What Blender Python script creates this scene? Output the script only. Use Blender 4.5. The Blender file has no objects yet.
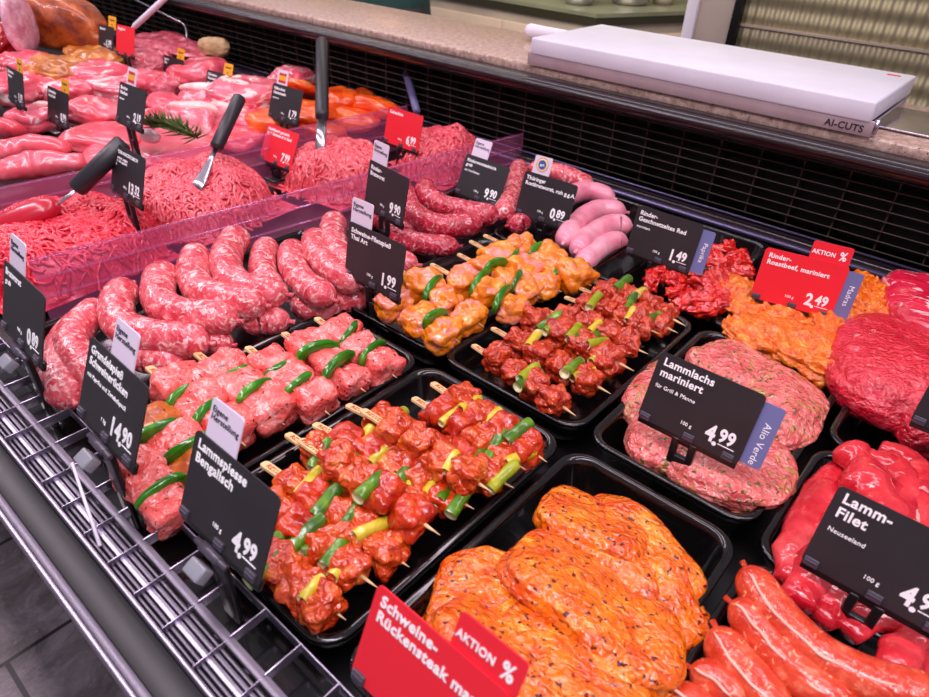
import bpy, bmesh, math, random
from mathutils import Vector, Matrix, noise
PI = math.pi
random.seed(7)
SC = bpy.context.scene
COL = SC.collection
# ------------------------------------------------------------------ camera
# metres; z = 0 is the plane of the tray rims, the shop floor is at z = -0.9
CAM = Vector((0, 0, .45))
CR = Vector((.752922, .657069, .036990)); CU = Vector((-.399332, .411465, .819286)); CF = Vector((-.523107, .631630, -.572190))
FPX = 658.19
cd = bpy.data.cameras.new('camera'); cam = bpy.data.objects.new('camera', cd); COL.objects.link(cam)
m = Matrix((CR, CU, -CF)).transposed().to_4x4(); m.translation = CAM
cam.matrix_world = m
cd.sensor_width = 36; cd.lens = FPX * 36 / 929; cd.clip_start = .01
cd.dof.use_dof = True; cd.dof.focus_distance = .75; cd.dof.aperture_fstop = 9.
SC.camera = cam

def ray(px, py):
    return CR * ((px - 464.5) / FPX) - CU * ((py - 348.5) / FPX) + CF
def at(px, py, z=0.):            # the point of the horizontal plane z under a pixel of the photograph
    d = ray(px, py); return CAM + d * ((z - CAM.z) / d.z)
def aty(px, py, y):
    d = ray(px, py); return CAM + d * (y / d.y)
def mpp(P):                      # metres per pixel at a point
    return (P - CAM).dot(CF) / FPX

# ------------------------------------------------------------------ materials
def lin(c):
    return c / 12.92 if c <= .04045 else ((c + .055) / 1.055) ** 2.4
def rgb(h):
    h = h.lstrip('#'); return tuple(lin(int(h[i:i + 2], 16) / 255) for i in (0, 2, 4)) + (1,)
class NT:
    def __init__(s, name):
        s.m = bpy.data.materials.new(name); s.m.use_nodes = True; s.t = s.m.node_tree; s.b = s.t.nodes['Principled BSDF']
        s.out = s.t.nodes['Material Output']
    def n(s, typ, **kw):
        x = s.t.nodes.new(typ)
        for k, v in kw.items():
            if k in x.bl_rna.properties and k not in x.inputs: setattr(x, k, v)
            else: x.inputs[k].default_value = v
        return x
    def l(s, a, b): s.t.links.new(a, b)
    def coords(s):
        tc = s.n('ShaderNodeTexCoord'); oi = s.n('ShaderNodeObjectInfo')
        mu = s.n('ShaderNodeMath', operation='MULTIPLY'); mu.inputs[1].default_value = 37.
        s.l(oi.outputs['Random'], mu.inputs[0])
        ad = s.n('ShaderNodeVectorMath', operation='ADD')
        s.l(tc.outputs['Object'], ad.inputs[0]); s.l(mu.outputs[0], ad.inputs[1])
        return ad.outputs[0]
    def noise(s, vec, scale, detail=3., rough=.55, dist=0.):
        x = s.n('ShaderNodeTexNoise'); x.inputs['Scale'].default_value = scale; x.inputs['Detail'].default_value = detail
        x.inputs['Roughness'].default_value = rough; x.inputs['Distortion'].default_value = dist
        s.l(vec, x.inputs['Vector']); return x.outputs['Fac']
    def ramp(s, fac, stops):
        r = s.n('ShaderNodeValToRGB'); e = r.color_ramp.elements
        while len(e) > 2: e.remove(e[-1])
        for i, (p, c) in enumerate(stops):
            el = e[i] if i < 2 else e.new(p)
            el.position = p; el.color = c if len(c) == 4 else tuple(c) + (1,)
        s.l(fac, r.inputs[0]); return r.outputs[0]
    def mix(s, fac, a, b):
        x = s.n('ShaderNodeMix', data_type='RGBA')
        for sock, v in ((x.inputs[0], fac), (x.inputs[6], a), (x.inputs[7], b)):
            if isinstance(v, (tuple, list)) or isinstance(v, float): sock.default_value = v
            else: s.l(v, sock)
        return x.outputs[2]
    def bump(s, h, strength=.4, dist=.002):
        x = s.n('ShaderNodeBump'); x.inputs['Strength'].default_value = strength; x.inputs['Distance'].default_value = dist
        s.l(h, x.inputs['Height']); s.l(x.outputs[0], s.b.inputs['Normal']); s.l(x.outputs[0], s.b.inputs['Coat Normal'])
    def set(s, **kw):
        for k, v in kw.items(): s.b.inputs[k.replace('_', ' ')].default_value = v
        return s

def plain(name, col, rough=.5, metal=0., coat=0., nscale=0., namt=.12, bump=0.):
    t = NT(name); c = rgb(col); t.set(Roughness=rough, Metallic=metal, Coat_Weight=coat)
    t.b.inputs['Coat Roughness'].default_value = .08
    if nscale:
        f = t.noise(t.coords(), nscale, 4.)
        dk = tuple(x * (1 - namt * 2.2) for x in c[:3]) + (1,); li = tuple(min(1, x * (1 + namt * 2.2)) for x in c[:3]) + (1,)
        t.l(t.ramp(f, [(.3, dk), (.7, li)]), t.b.inputs['Base Color'])
        if bump: t.bump(f, bump, .001)
    else: t.b.inputs['Base Color'].default_value = c
    return t.m

def deep(h, k=1.3):
    c = rgb(h); return tuple(x ** k for x in c[:3]) + (1,)
def meat(name, c1, c2, c3=None, scale=45., fat=None, speck=None, rough=.3, bump=.5, bscale=150., bdist=.002, coat=.5, sss=.06, stretch=None, dist=.4):
    """c1/c2 two meat tones; c3 a third, streaky tone; fat=(colour, scale, threshold, width); speck=(colour, scale, threshold)"""
    t = NT(name); v = t.coords()
    if stretch:
        mp = t.n('ShaderNodeMapping'); mp.inputs['Scale'].default_value = stretch; t.l(v, mp.inputs[0]); v = mp.outputs[0]
    f = t.noise(v, scale, 4., .6, dist)
    st = [(.36, deep(c1)), (.58, deep(c2))]
    if c3: st.append((.74, deep(c3, 1.15)))
    col = t.ramp(f, st)
    if fat:
        g = t.noise(v, fat[1], 3., .6, 1.2)
        k = t.ramp(g, [(fat[2], (0, 0, 0)), (fat[2] + fat[3], (1, 1, 1))])
        col = t.mix(k, col, rgb(fat[0]))
    if speck:
        g = t.noise(v, speck[1], 2., .5)
        k = t.ramp(g, [(speck[2], (0, 0, 0)), (speck[2] + .03, (1, 1, 1))])
        col = t.mix(k, col, rgb(speck[0]))
    t.l(col, t.b.inputs['Base Color'])
    t.set(Roughness=rough, Coat_Weight=coat, Subsurface_Weight=sss, Subsurface_Scale=.004)
    t.b.inputs['Subsurface Radius'].default_value = (1., .35, .25)
    t.b.inputs['Coat Roughness'].default_value = .09
    if bump:
        h = t.noise(v, bscale, 1.6, .45, .5); t.bump(h, min(1., bump * 1.15), bdist * 1.25)
    return t.m

M = {}
M['bratwurst'] = meat('coarse_sausage_skin', '#d0485a', '#e47880', '#f4aaa8', 70, fat=('#f6c2be', 95, .525, .13), rough=.24, bump=.5, bscale=190, coat=.5)
M['beefwurst'] = meat('beef_sausage_skin', '#b01f3c', '#cf4058', '#e88090', 90, fat=('#f2a5ad', 150, .56, .1), rough=.24, bump=.5, bscale=210)
M['palewurst'] = meat('pale_sausage_skin', '#ee9cb0', '#f5b4c2', '#f8c8d0', 25, rough=.28, bump=.15, bscale=60)
M['redwurst'] = meat('thin_red_sausage_skin', '#cc482e', '#de6444', '#ee9070', 60, fat=('#f7a880', 130, .62, .06), rough=.26, bump=.5, bscale=160)
M['vein'] = meat('sausage_vein', '#f2b09c', '#f6c4b4', rough=.3, bump=0, sss=0)
M['pork'] = meat('raw_pork', '#ea6660', '#f48680', '#f9a8a0', 45, speck=('#5a1210', 230, .655), fat=('#f8b0aa', 60, .56, .12), rough=.26, bump=.6, bscale=190, bdist=.003)
M['porkdark'] = meat('seasoned_pork', '#b8622e', '#d0803a', '#e0a060', 60, speck=('#3c1c0c', 330, .66), rough=.35, bump=.4)
M['lamb'] = meat('marinated_lamb', '#c4440c', '#e06a28', '#f29c50', 50, fat=('#d23a2a', 36, .60, .1), speck=('#5c1206', 300, .68), rough=.2, bump=.9, bscale=130, bdist=.004, coat=.8)
M['lambred'] = meat('marinated_lamb_dark', '#b42a10', '#d4501e', '#ea7a42', 45, speck=('#5c1206', 400, .72), rough=.22, bump=.6, bscale=110, bdist=.003, coat=.7)
M['redskew'] = meat('red_marinated_beef', '#b03014', '#d4582a', '#e8884e', 60, fat=('#d4604c', 50, .60, .08), speck=('#5a1408', 380, .68), rough=.32, bump=.8, bscale=160, bdist=.003)
M['thai'] = meat('curry_marinated_pork', '#e08418', '#f2a030', '#f9bc5c', 50, fat=('#ee9084', 30, .52, .12), speck=('#b04a08', 340, .68), rough=.24, bump=.6, bscale=140, coat=.7)
M['steak'] = meat('marinated_pork_steak', '#e06408', '#f2901c', '#fab444', 42, fat=('#ee9050', 30, .60, .12), speck=('#5a1606', 190, .62), rough=.2, bump=1., bscale=170, bdist=.004, coat=.8)
M['steakfat'] = meat('steak_fat_rim', '#f7a030', '#fbbf58', rough=.25, bump=.4, bscale=120)
M['roast'] = meat('orange_marinated_beef', '#e26c12', '#f69428', '#fcc050', 85, fat=('#c8603a', 45, .62, .1), speck=('#7a4a10', 240, .66), rough=.28, bump=.6, bscale=190, bdist=.005, coat=.6)
M['strips'] = meat('red_marinated_beef_strips', '#c41410', '#ea3420', '#f8683c', 60, fat=('#8c3a14', 50, .66, .08), rough=.14, bump=.8, bscale=140, bdist=.003, coat=1.)
M['lachs'] = meat('herb_marinated_lamb_loin', '#d86c6a', '#e89088', '#f2b4a8', 60, fat=('#a88c40', 30, .54, .14), speck=('#5c6020', 170, .61), rough=.2, bump=1., bscale=170, bdist=.004, coat=.7)
M['beef'] = meat('raw_red_beef', '#cc1a3c', '#e23c54', '#f07880', 70, fat=('#f6b0b0', 50, .66, .08), rough=.26, bump=.9, bscale=220, bdist=.003, dist=.8)
M['stripedbeef'] = meat('fat_striped_beef', '#c81846', '#e23c60', None, 30, fat=('#f6c4c4', 60, .56, .06), rough=.28, bump=.6, bscale=160, stretch=(.35, 1., 1.6))
M['filet'] = meat('raw_lamb_fillet', '#c81c38', '#e24a54', '#ec6e6a', 26, fat=('#f6bcb2', 40, .655, .05), rough=.2, bump=.5, bscale=110, coat=.7)
M['mince_dark'] = meat('beef_mince', '#ce1836', '#ee4460', '#f88c9c', 160, rough=.35, bump=.3, bscale=300, bdist=.001)
M['mince_mix'] = meat('mixed_mince', '#dc4a5c', '#f27c88', '#fcbcbc', 170, rough=.38, bump=.3, bscale=300, bdist=.001)
M['mince_pork'] = meat('pork_mince', '#e0485c', '#f27f88', '#fcc6c0', 150, rough=.38, bump=.3, bscale=300, bdist=.001)
M['porkraw'] = meat('fresh_pork', '#e8586e', '#f48494', '#f9aab0', 22, fat=('#fbd8d4', 22, .57, .1), rough=.3, bump=.25, bscale=50)
M['porkloin'] = meat('fresh_pork_loin', '#ea5c6c', '#f47e8c', '#f8a2aa', 16, fat=('#fbd0ce', 18, .60, .1), rough=.3, bump=.2, bscale=40)
M['porkfat'] = meat('pork_fat', '#f8c4c0', '#fce0da', rough=.35, bump=.2, bscale=60)
M['belly'] = meat('streaky_belly', '#e86078', '#f490a0', None, 30, fat=('#fde2dc', 38, .54, .06), rough=.32, bump=.2, stretch=(.5, .5, 2.2))
M['chicken'] = meat('orange_marinated_cutlet', '#ee5c18', '#f97e34', '#fca05a', 20, rough=.28, bump=.2, bscale=50, coat=.6)
M['ham'] = meat('smoked_ham_rind', '#8a3c14', '#c8702e', '#e8a068', 22, fat=('#f0b088', 14, .6, .08), rough=.4, bump=.3, bscale=60)
M['hamface'] = meat('ham_cut_face', '#d89ab0', '#eec6d2', '#f8e4ea', 40, rough=.2, bump=.6, bscale=60, coat=.8)
M['golden'] = meat('golden_roast_skin', '#b8702c', '#e0a050', '#f0b890', 24, rough=.35, bump=.4, bscale=60)
M['ribs'] = meat('raw_ribs', '#d0506a', '#ea8a98', '#f8c4c0', 40, rough=.3, bump=.5, bscale=70)
M['leek'] = meat('green_leek', '#447410', '#6c9a20', '#98b838', 40, rough=.25, bump=.15, sss=.05)
M['leekpale'] = meat('pale_leek', '#c0b41c', '#dccc50', '#efe6b4', 35, rough=.25, bump=.15, sss=.05)
M['leekmid'] = meat('yellow_green_leek', '#88a418', '#b4b82c', '#d0cc60', 35, rough=.25, bump=.15, sss=.05)
M['leekcut'] = plain('leek_cut_face', '#e6e6b0', .4)
M['pepper'] = meat('green_pepper', '#2c7a10', '#4a9c1c', '#7cbc48', 30, rough=.2, bump=.15, sss=.05)
M['herb'] = plain('herb_needles', '#4a6428', .5, nscale=60)
M['wood'] = plain('bamboo', '#e2bc86', .55, nscale=120, namt=.1)
M['burn'] = plain('burnt_mark', '#a8562c', .7)
def tray_mat():
    t = NT('glossy_black_tray'); t.set(Roughness=.16, Coat_Weight=.4); t.b.inputs['Base Color'].default_value = rgb('#0b0a0b')
    t.bump(t.noise(t.coords(), 25, 2.), .06, .002); return t.m
M['tray'] = tray_mat()
M['deck'] = plain('black_deck', '#0a090b', .35, nscale=30)
M['cardblack'] = plain('slate_card', '#2b282b', .42, nscale=25, namt=.06)
M['cardred'] = plain('red_card', '#ee2636', .4)
M['cardwhite'] = plain('white_tag', '#e2d6e6', .45)
M['cardblue'] = plain('blue_grey_tag', '#7076a8', .45)
M['cardyellow'] = plain('yellow_tag', '#f4ae28', .45)
M['ink'] = plain('white_print', '#ffffff', .5)
M['inkdark'] = plain('dark_print', '#2a2630', .5)
M['emblem_gold'] = plain('gold_print', '#d8a850', .5)
M['emblem_blue'] = plain('blue_print', '#2c5aa4', .5)
M['flagred'] = plain('red_print', '#d02030', .5)
M['holder'] = plain('black_sign_holder', '#171417', .3, coat=.2)
M['clip'] = plain('grey_clip', '#4a4450', .3)
M['clear'] = plain('clear_plastic_clip', '#8a8c94', .12, coat=.5)
M['steel'] = plain('brushed_steel', '#c8c0cc', .25, 1., nscale=40, namt=.05)
M['highlightmetal'] = plain('violet_highlight_metal', '#6c6486', .3, .7)  # violet tone puts the gutter highlights into the colour
M['framesteel'] = plain('matt_steel', '#c4b4b8', .5, .6, nscale=20, namt=.05)
M['railsteel'] = plain('front_rail_metal', '#a49cae', .3, .9, nscale=30, namt=.06)
M['railgrey'] = plain('grey_front_profile', '#6a6470', .35, .6)
M['channel'] = plain('dark_front_channel', '#0c0d0f', .4, nscale=18, namt=.2)
M['grille'] = plain('black_grille', '#100c0d', .4)
M['grilleedge'] = plain('grille_slat', '#4a3c38', .4, .3)
M['bumper'] = plain('dark_bumper', '#2a2226', .22, coat=.4)
M['handle'] = plain('black_handle_plastic', '#29272c', .38)
M['purplehandle'] = plain('violet_grey_handle', '#6a6492', .4)
M['redplastic'] = plain('red_spoon_cup', '#b80f2c', .3, coat=.4)
M['whiteplastic'] = plain('white_plastic', '#e4ddea', .35)
M['board'] = plain('white_cutting_board', '#dcdbe6', .42, nscale=14, namt=.02)
M['bread'] = plain('beige_casing', '#c8a878', .5, nscale=40)
M['redveg'] = plain('glossy_red_skin', '#b01018', .15, coat=.6)
M['yellowveg'] = plain('glossy_yellow_skin', '#e8b820', .2, coat=.5)
M['kitchensteel'] = plain('kitchen_steel', '#c0b0a4', .42, .25, nscale=3, namt=.08)
M['worktopedge'] = plain('worktop_dark_edge', '#3c382c', .35, .3)
M['worktop'] = plain('kitchen_worktop', '#8a8a74', .4, .3, nscale=4, namt=.1)
M['cabinetdoor'] = plain('pinkish_cabinet_door', '#d6bcae', .4, .1, nscale=3, namt=.05)
M['olivewall'] = plain('olive_wall', '#8e8658', .6, nscale=2)
M['teal'] = plain('dark_teal_cloth', '#123438', .8, nscale=12)
M['skin'] = plain('skin', '#d8a488', .5)
M['hair'] = plain('brown_hair', '#3a2618', .6)
M['darkcloth'] = plain('black_cloth', '#16161a', .8)
M['casework'] = plain('counter_body', '#2a282c', .4)
M['shallot'] = plain('pale_pink_bulb', '#eec8cc', .3, coat=.4)

def granite():
    t = NT('pink_granite'); v = t.coords()
    a = t.noise(v, 90, 6, .75); b = t.noise(v, 260, 3, .6)
    c = t.ramp(a, [(.3, rgb('#7a6258')), (.48, rgb('#b8988a')), (.7, rgb('#dcc4b4'))])
    k = t.ramp(b, [(.6, (0, 0, 0)), (.66, (1, 1, 1))]); c = t.mix(k, c, rgb('#4c4038'))
    t.l(c, t.b.inputs['Base Color']); t.set(Roughness=.3, Coat_Weight=.2); return t.m
M['granite'] = granite()
def tiles():
    t = NT('slate_floor_tiles'); v = t.n('ShaderNodeTexCoord').outputs['Object']
    a = t.noise(v, 9, 8, .78, .6); b = t.noise(v, 55, 4, .7)
    c = t.ramp(a, [(.3, rgb('#544848')), (.5, rgb('#8a7e80')), (.7, rgb('#b8aab2'))])
    k = t.ramp(b, [(.62, (0, 0, 0)), (.7, (1, 1, 1))]); c = t.mix(k, c, rgb('#a098a8'))
    br = t.n('ShaderNodeTexBrick'); br.offset = .5; br.inputs['Scale'].default_value = 1.; br.inputs['Mortar Size'].default_value = .005
    br.inputs['Brick Width'].default_value = .33; br.inputs['Row Height'].default_value = .33
    br.inputs['Color1'].default_value = (1, 1, 1, 1); br.inputs['Color2'].default_value = (.75, .72, .8, 1); br.inputs['Mortar'].default_value = (.1, .1, .1, 1)
    mp = t.n('ShaderNodeMapping'); mp.inputs['Location'].default_value = (.12, .0, 0); mp.inputs['Rotation'].default_value = (0, 0, PI / 2)
    t.l(v, mp.inputs[0]); t.l(mp.outputs[0], br.inputs['Vector'])
    x = t.n('ShaderNodeMix', data_type='RGBA', blend_type='MULTIPLY'); x.inputs[0].default_value = 1.
    t.l(c, x.inputs[6]); t.l(br.outputs['Color'], x.inputs[7]); t.l(x.outputs[2], t.b.inputs['Base Color'])
    t.set(Roughness=.32, Coat_Weight=.2); return t.m
M['tiles'] = tiles()
def quilted():
    t = NT('quilted_steel'); v = t.n('ShaderNodeTexCoord').outputs['Object']
    mp = t.n('ShaderNodeMapping'); mp.inputs['Scale'].default_value = (1, 1, .5); t.l(v, mp.inputs[0])
    sx = t.n('ShaderNodeSeparateXYZ'); t.l(mp.outputs[0], sx.inputs[0])
    def wave(sg):
        a = t.n('ShaderNodeMath', operation='MULTIPLY_ADD'); t.l(sx.outputs['Z'], a.inputs[0]); a.inputs[1].default_value = sg; t.l(sx.outputs['X'], a.inputs[2])
        b = t.n('ShaderNodeMath', operation='MULTIPLY'); t.l(a.outputs[0], b.inputs[0]); b.inputs[1].default_value = 2 * PI / .05
        c = t.n('ShaderNodeMath', operation='SINE'); t.l(b.outputs[0], c.inputs[0]); return c.outputs[0]
    p = t.n('ShaderNodeMath', operation='MULTIPLY'); t.l(wave(1.), p.inputs[0]); t.l(wave(-1.), p.inputs[1])
    t.bump(p.outputs[0], 1., .007); t.b.inputs['Base Color'].default_value = rgb('#b0a684'); t.set(Metallic=.3, Roughness=.5); return t.m
M['quilt'] = quilted()
def acrylic(name, tint, gl):
    t = NT(name); tr = t.n('ShaderNodeBsdfTransparent'); tr.inputs[0].default_value = tint
    g = t.n('ShaderNodeBsdfGlossy'); g.inputs[0].default_value = (.8, .7, .95, 1); g.inputs['Roughness'].default_value = .12
    d = t.n('ShaderNodeBsdfDiffuse'); d.inputs[0].default_value = (.85, .25, .5, 1)
    a = t.n('ShaderNodeMixShader'); a.inputs[0].default_value = gl; t.l(tr.outputs[0], a.inputs[1]); t.l(g.outputs[0], a.inputs[2])
    b = t.n('ShaderNodeMixShader'); b.inputs[0].default_value = .13; t.l(a.outputs[0], b.inputs[1]); t.l(d.outputs[0], b.inputs[2])
    t.l(b.outputs[0], t.out.inputs['Surface']); return t.m
M['acrylic'] = acrylic('clear_rose_acrylic', (.97, .88, .93, 1), .08)

# ------------------------------------------------------------------ mesh helpers
class MB:
    def __init__(s): s.v = []; s.f = []; s.mi = []; s.sm = []
    def add(s, vs, fs, mi=0, smooth=True):
        o = len(s.v); s.v += [Vector(p) for p in vs]
        for f in fs: s.f.append([i + o for i in f]); s.mi.append(mi); s.sm.append(smooth)
    def box(s, c, d, rot=None, mi=0, bev=0.):
        c = Vector(c); h = Vector(d) / 2
        if bev:
            bm = bmesh.new(); bmesh.ops.create_cube(bm, size=1)
            for v in bm.verts: v.co = Vector((v.co.x * d[0], v.co.y * d[1], v.co.z * d[2]))
            bmesh.ops.bevel(bm, geom=bm.edges[:], offset=bev, segments=2, profile=.5, affect='EDGES')
            bm.verts.index_update()
            vs = [((rot @ v.co) if rot else v.co) + c for v in bm.verts]; fs = [[v.index for v in f.verts] for f in bm.faces]
            bm.free(); s.add(vs, fs, mi, True); return s
        vs = []
        for x in (-1, 1):
            for y in (-1, 1):
                for z in (-1, 1):
                    p = Vector((x * h.x, y * h.y, z * h.z)); vs.append((rot @ p if rot else p) + c)
        s.add(vs, [(0, 1, 3, 2), (4, 6, 7, 5), (0, 4, 5, 1), (2, 3, 7, 6), (0, 2, 6, 4), (1, 5, 7, 3)], mi, False); return s
    def tube(s, pts, rad, n=10, mi=0, cap=True, flat=1.):
        pts = [Vector(p) for p in pts]; N = len(pts)
        if not hasattr(rad, '__len__'): rad = [rad] * N
        rings = []; up = None
        for i in range(N):
            t = (pts[min(i + 1, N - 1)] - pts[max(i - 1, 0)]).normalized()
            if up is None: up = Vector((0, 0, 1)) if abs(t.z) < .9 else Vector((1, 0, 0))
            a = t.cross(up).normalized(); b = a.cross(t).normalized(); up = b
            rings.append([pts[i] + (a * math.cos(2 * PI * k / n) + b * math.sin(2 * PI * k / n) * flat) * rad[i] for k in range(n)])
        vs = [p for r in rings for p in r]; fs = []
        for i in range(N - 1):
            for k in range(n): fs.append((i * n + k, i * n + (k + 1) % n, (i + 1) * n + (k + 1) % n, (i + 1) * n + k))
        if cap: fs.append(tuple(range(n))[::-1]); fs.append(tuple((N - 1) * n + k for k in range(n)))
        s.add(vs, fs, mi, True); return s
    def prism(s, poly, z0, z1, mi=0):
        n = len(poly); vs = [(p[0], p[1], z0) for p in poly] + [(p[0], p[1], z1) for p in poly]
        fs = [tuple(range(n))[::-1], tuple(range(n, 2 * n))] + [(k, (k + 1) % n, n + (k + 1) % n, n + k) for k in range(n)]
        s.add(vs, fs, mi, False); return s
    def build(s, name, mats, parent=None, loc=None, recentre=True):
        me = bpy.data.meshes.new(name)
        org = Vector((0, 0, 0))
        if loc is not None: org = Vector(loc)
        elif recentre and parent is None:
            lo = [min(v[i] for v in s.v) for i in range(3)]; hi = [max(v[i] for v in s.v) for i in range(3)]
            org = Vector(((lo[0] + hi[0]) / 2, (lo[1] + hi[1]) / 2, lo[2]))
        me.from_pydata([tuple(v - org) if (loc is None) else tuple(v) for v in s.v], [], s.f)
        if not isinstance(mats, (list, tuple)): mats = [mats]
        for mm in mats: me.materials.append(mm)
        me.polygons.foreach_set('material_index', s.mi); me.polygons.foreach_set('use_smooth', s.sm); me.update()
        o = bpy.data.objects.new(name, me); COL.objects.link(o); o.location = org
        if parent is not None: o.parent = parent
        return o

def tag(o, label, cat, group=None, kind=None):
    o['label'] = label; o['category'] = cat
    if group: o['group'] = group
    if kind: o['kind'] = kind
    return o
def empty(name, loc=(0, 0, 0), rz=0.):
    o = bpy.data.objects.new(name, None); COL.objects.link(o); o.location = loc; o.rotation_euler = (0, 0, rz); o.empty_display_size = .02
    return o
def struct(o): o['kind'] = 'structure'; return o
def inst(src, name, parent, mat4):
    o = src.copy(); o.name = name; COL.objects.link(o); o.parent = parent; o.matrix_local = mat4; return o

def cubesphere(n):
    vs = {}; fs = []
    def vid(p):
        k = tuple(round(c, 5) for c in p)
        if k not in vs: vs[k] = len(vs)
        return vs[k]
    for ax in range(3):
        for sg in (-1, 1):
            for i in range(n):
                for j in range(n):
                    q = []
                    for a, b in ((i, j), (i + 1, j), (i + 1, j + 1), (i, j + 1)):
                        p = [0, 0, 0]; p[ax] = sg; p[(ax + 1) % 3] = math.tan((2 * a / n - 1) * PI / 4); p[(ax + 2) % 3] = math.tan((2 * b / n - 1) * PI / 4); q.append(vid(p))
                    fs.append(q if sg > 0 else q[::-1])
    return [Vector(k) for k in vs], fs
CS = {n: cubesphere(n) for n in (6, 10, 16, 24)}
def blob(mb, c, d, e=3.2, amp=.12, freq=1.6, seed=0, n=10, rot=None, bend=0., mi=0, taper=0., fine=0., curl=0.):
    """superellipsoid lump with noise: d = full size, e = boxiness"""
    vs, fs = CS[n]; out = []; h = Vector(d) / 2; off = Vector((seed * 7.31, seed * 3.17, seed * 1.7)); sc = min(h)
    for p in vs:
        u = p.normalized(); r = (abs(u.x) ** e + abs(u.y) ** e + abs(u.z) ** e) ** (-1 / e)
        q = u * r
        k = noise.noise(u * freq + off) * amp + (noise.noise(u * freq * 3.1 + off) * fine if fine else 0)
        w = Vector((q.x * h.x, q.y * h.y, q.z * h.z))
        g = Vector((u.x / h.x, u.y / h.y, u.z / h.z)).normalized()
        w += g * k * sc * 2 + u * (noise.noise(u * freq * .7 + off * 1.3) * amp * (h.x + h.y) * .5 * min(1, abs(u.x) + abs(u.y)))
        if taper: w.y *= 1 + taper * q.x; w.z *= 1 + taper * .6 * q.x
        if bend: w.z -= bend * (w.x / h.x) ** 2 * h.x
        if curl: w.y += curl * (w.x / h.x) ** 2 * h.x
        out.append((rot @ w if rot else w) + Vector(c))
    mb.add(out, fs, mi, True); return mb
def Rz(a): return Matrix.Rotation(a, 3, 'Z')
def eul(x, y, z): return Matrix.Rotation(z, 3, 'Z') @ Matrix.Rotation(y, 3, 'Y') @ Matrix.Rotation(x, 3, 'X')
def spline(P, step=7):
    P = [Vector(p) for p in P]; out = []
    Q = [P[0] * 2 - P[1]] + P + [P[-1] * 2 - P[-2]]
    for i in range(1, len(Q) - 2):
        a, b, c, d = Q[i - 1], Q[i], Q[i + 1], Q[i + 2]
        for k in range(step):
            t = k / step
            out.append(.5 * (2 * b + (c - a) * t + (2 * a - 5 * b + 4 * c - d) * t * t + (3 * b - a - 3 * c + d) * t ** 3))
    out.append(P[-1]); return out
def sausage_mb(path, r, seed=0, n=18, nub=True):
    mb = MB(); S = spline(path, 8)
    L = [0]
    for i in range(1, len(S)): L.append(L[-1] + (S[i] - S[i - 1]).length)
    T = L[-1]; rad = []; pts = []
    # rounded ends: extra rings
    def pos(x):
        for i in range(1, len(S)):
            if L[i] >= x: 
                k = (x - L[i - 1]) / max(1e-9, L[i] - L[i - 1]); return S[i - 1].lerp(S[i], k)
        return S[-1]
    xs = [T * i / 44 for i in range(45)]; e = 1.25 * r
    xs = sorted(set([e * (1 - math.cos(k * PI / 12)) for k in range(7)] + [T - e * (1 - math.cos(k * PI / 12)) for k in range(7)] + [x for x in xs if e < x < T - e]))
    for x in xs:
        dd = min(x, T - x)
        k = math.sqrt(max(0, 1 - (1 - dd / e) ** 2)) if dd < e else 1.
        k = max(k, .13)
        rad.append(r * k * (1 + .06 * noise.noise(Vector((x * 18, seed * 3.3, 0))))); pts.append(pos(x))
    if nub:
        d0 = (pts[0] - pts[3]).normalized(); d1 = (pts[-1] - pts[-4]).normalized()
        pts = [pts[0] + d0 * r * .35] + pts + [pts[-1] + d1 * r * .35]; rad = [r * .16] + rad + [r * .16]
    mb.tube(pts, rad, n)
    # slight lumpiness
    for v in mb.v: v += Vector((noise.noise(v * 45 + Vector((seed, 0, 0))), noise.noise(v * 45 + Vector((0, seed + 9, 0))), noise.noise(v * 45 + Vector((0, 4, seed))))) * r * .07
    return mb
ORD = 'first second third fourth fifth sixth seventh eighth ninth tenth eleventh twelfth thirteenth fourteenth fifteenth sixteenth'.split()

# ------------------------------------------------------------------ text
def txt(body, size, mat, parent, x, y, z=.0009, bold=.0, shear=0., align='LEFT', name='lettering', rz=0., sx=1.):
    c = bpy.data.curves.new(name, 'FONT'); c.body = body; c.size = size; c.offset = bold * size * 1.2; c.shear = shear; c.align_x = align; c.extrude = .00015
    c.resolution_u = 3; c.space_line = .92; c.space_character = 1.06
    c.materials.append(mat); o = bpy.data.objects.new(name, c); COL.objects.link(o); o.parent = parent
    o.location = (x, y, z); o.rotation_euler = (0, 0, rz); o.scale = (sx, 1, 1); return o
def rrect(w, h, r, n=4):
    P = []
    for cx, cy, a0 in ((w / 2 - r, h / 2 - r, 0), (-w / 2 + r, h / 2 - r, PI / 2), (-w / 2 + r, -h / 2 + r, PI), (w / 2 - r, -h / 2 + r, 1.5 * PI)):
        for k in range(n + 1): P.append((cx + r * math.cos(a0 + k * PI / 2 / n), cy + r * math.sin(a0 + k * PI / 2 / n)))
    return P
def plate(name, w, h, mat, parent, x, y, z=0., t=.0011, r=.004):
    """thin card, centre bottom at (x, y) of the parent's card plane"""
    mb = MB(); mb.prism([(p[0], p[1] + h / 2) for p in rrect(w, h, r)], -t / 2, t / 2); o = mb.build(name, mat, parent, recentre=False)
    o.location = (x, y, z); return o

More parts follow.
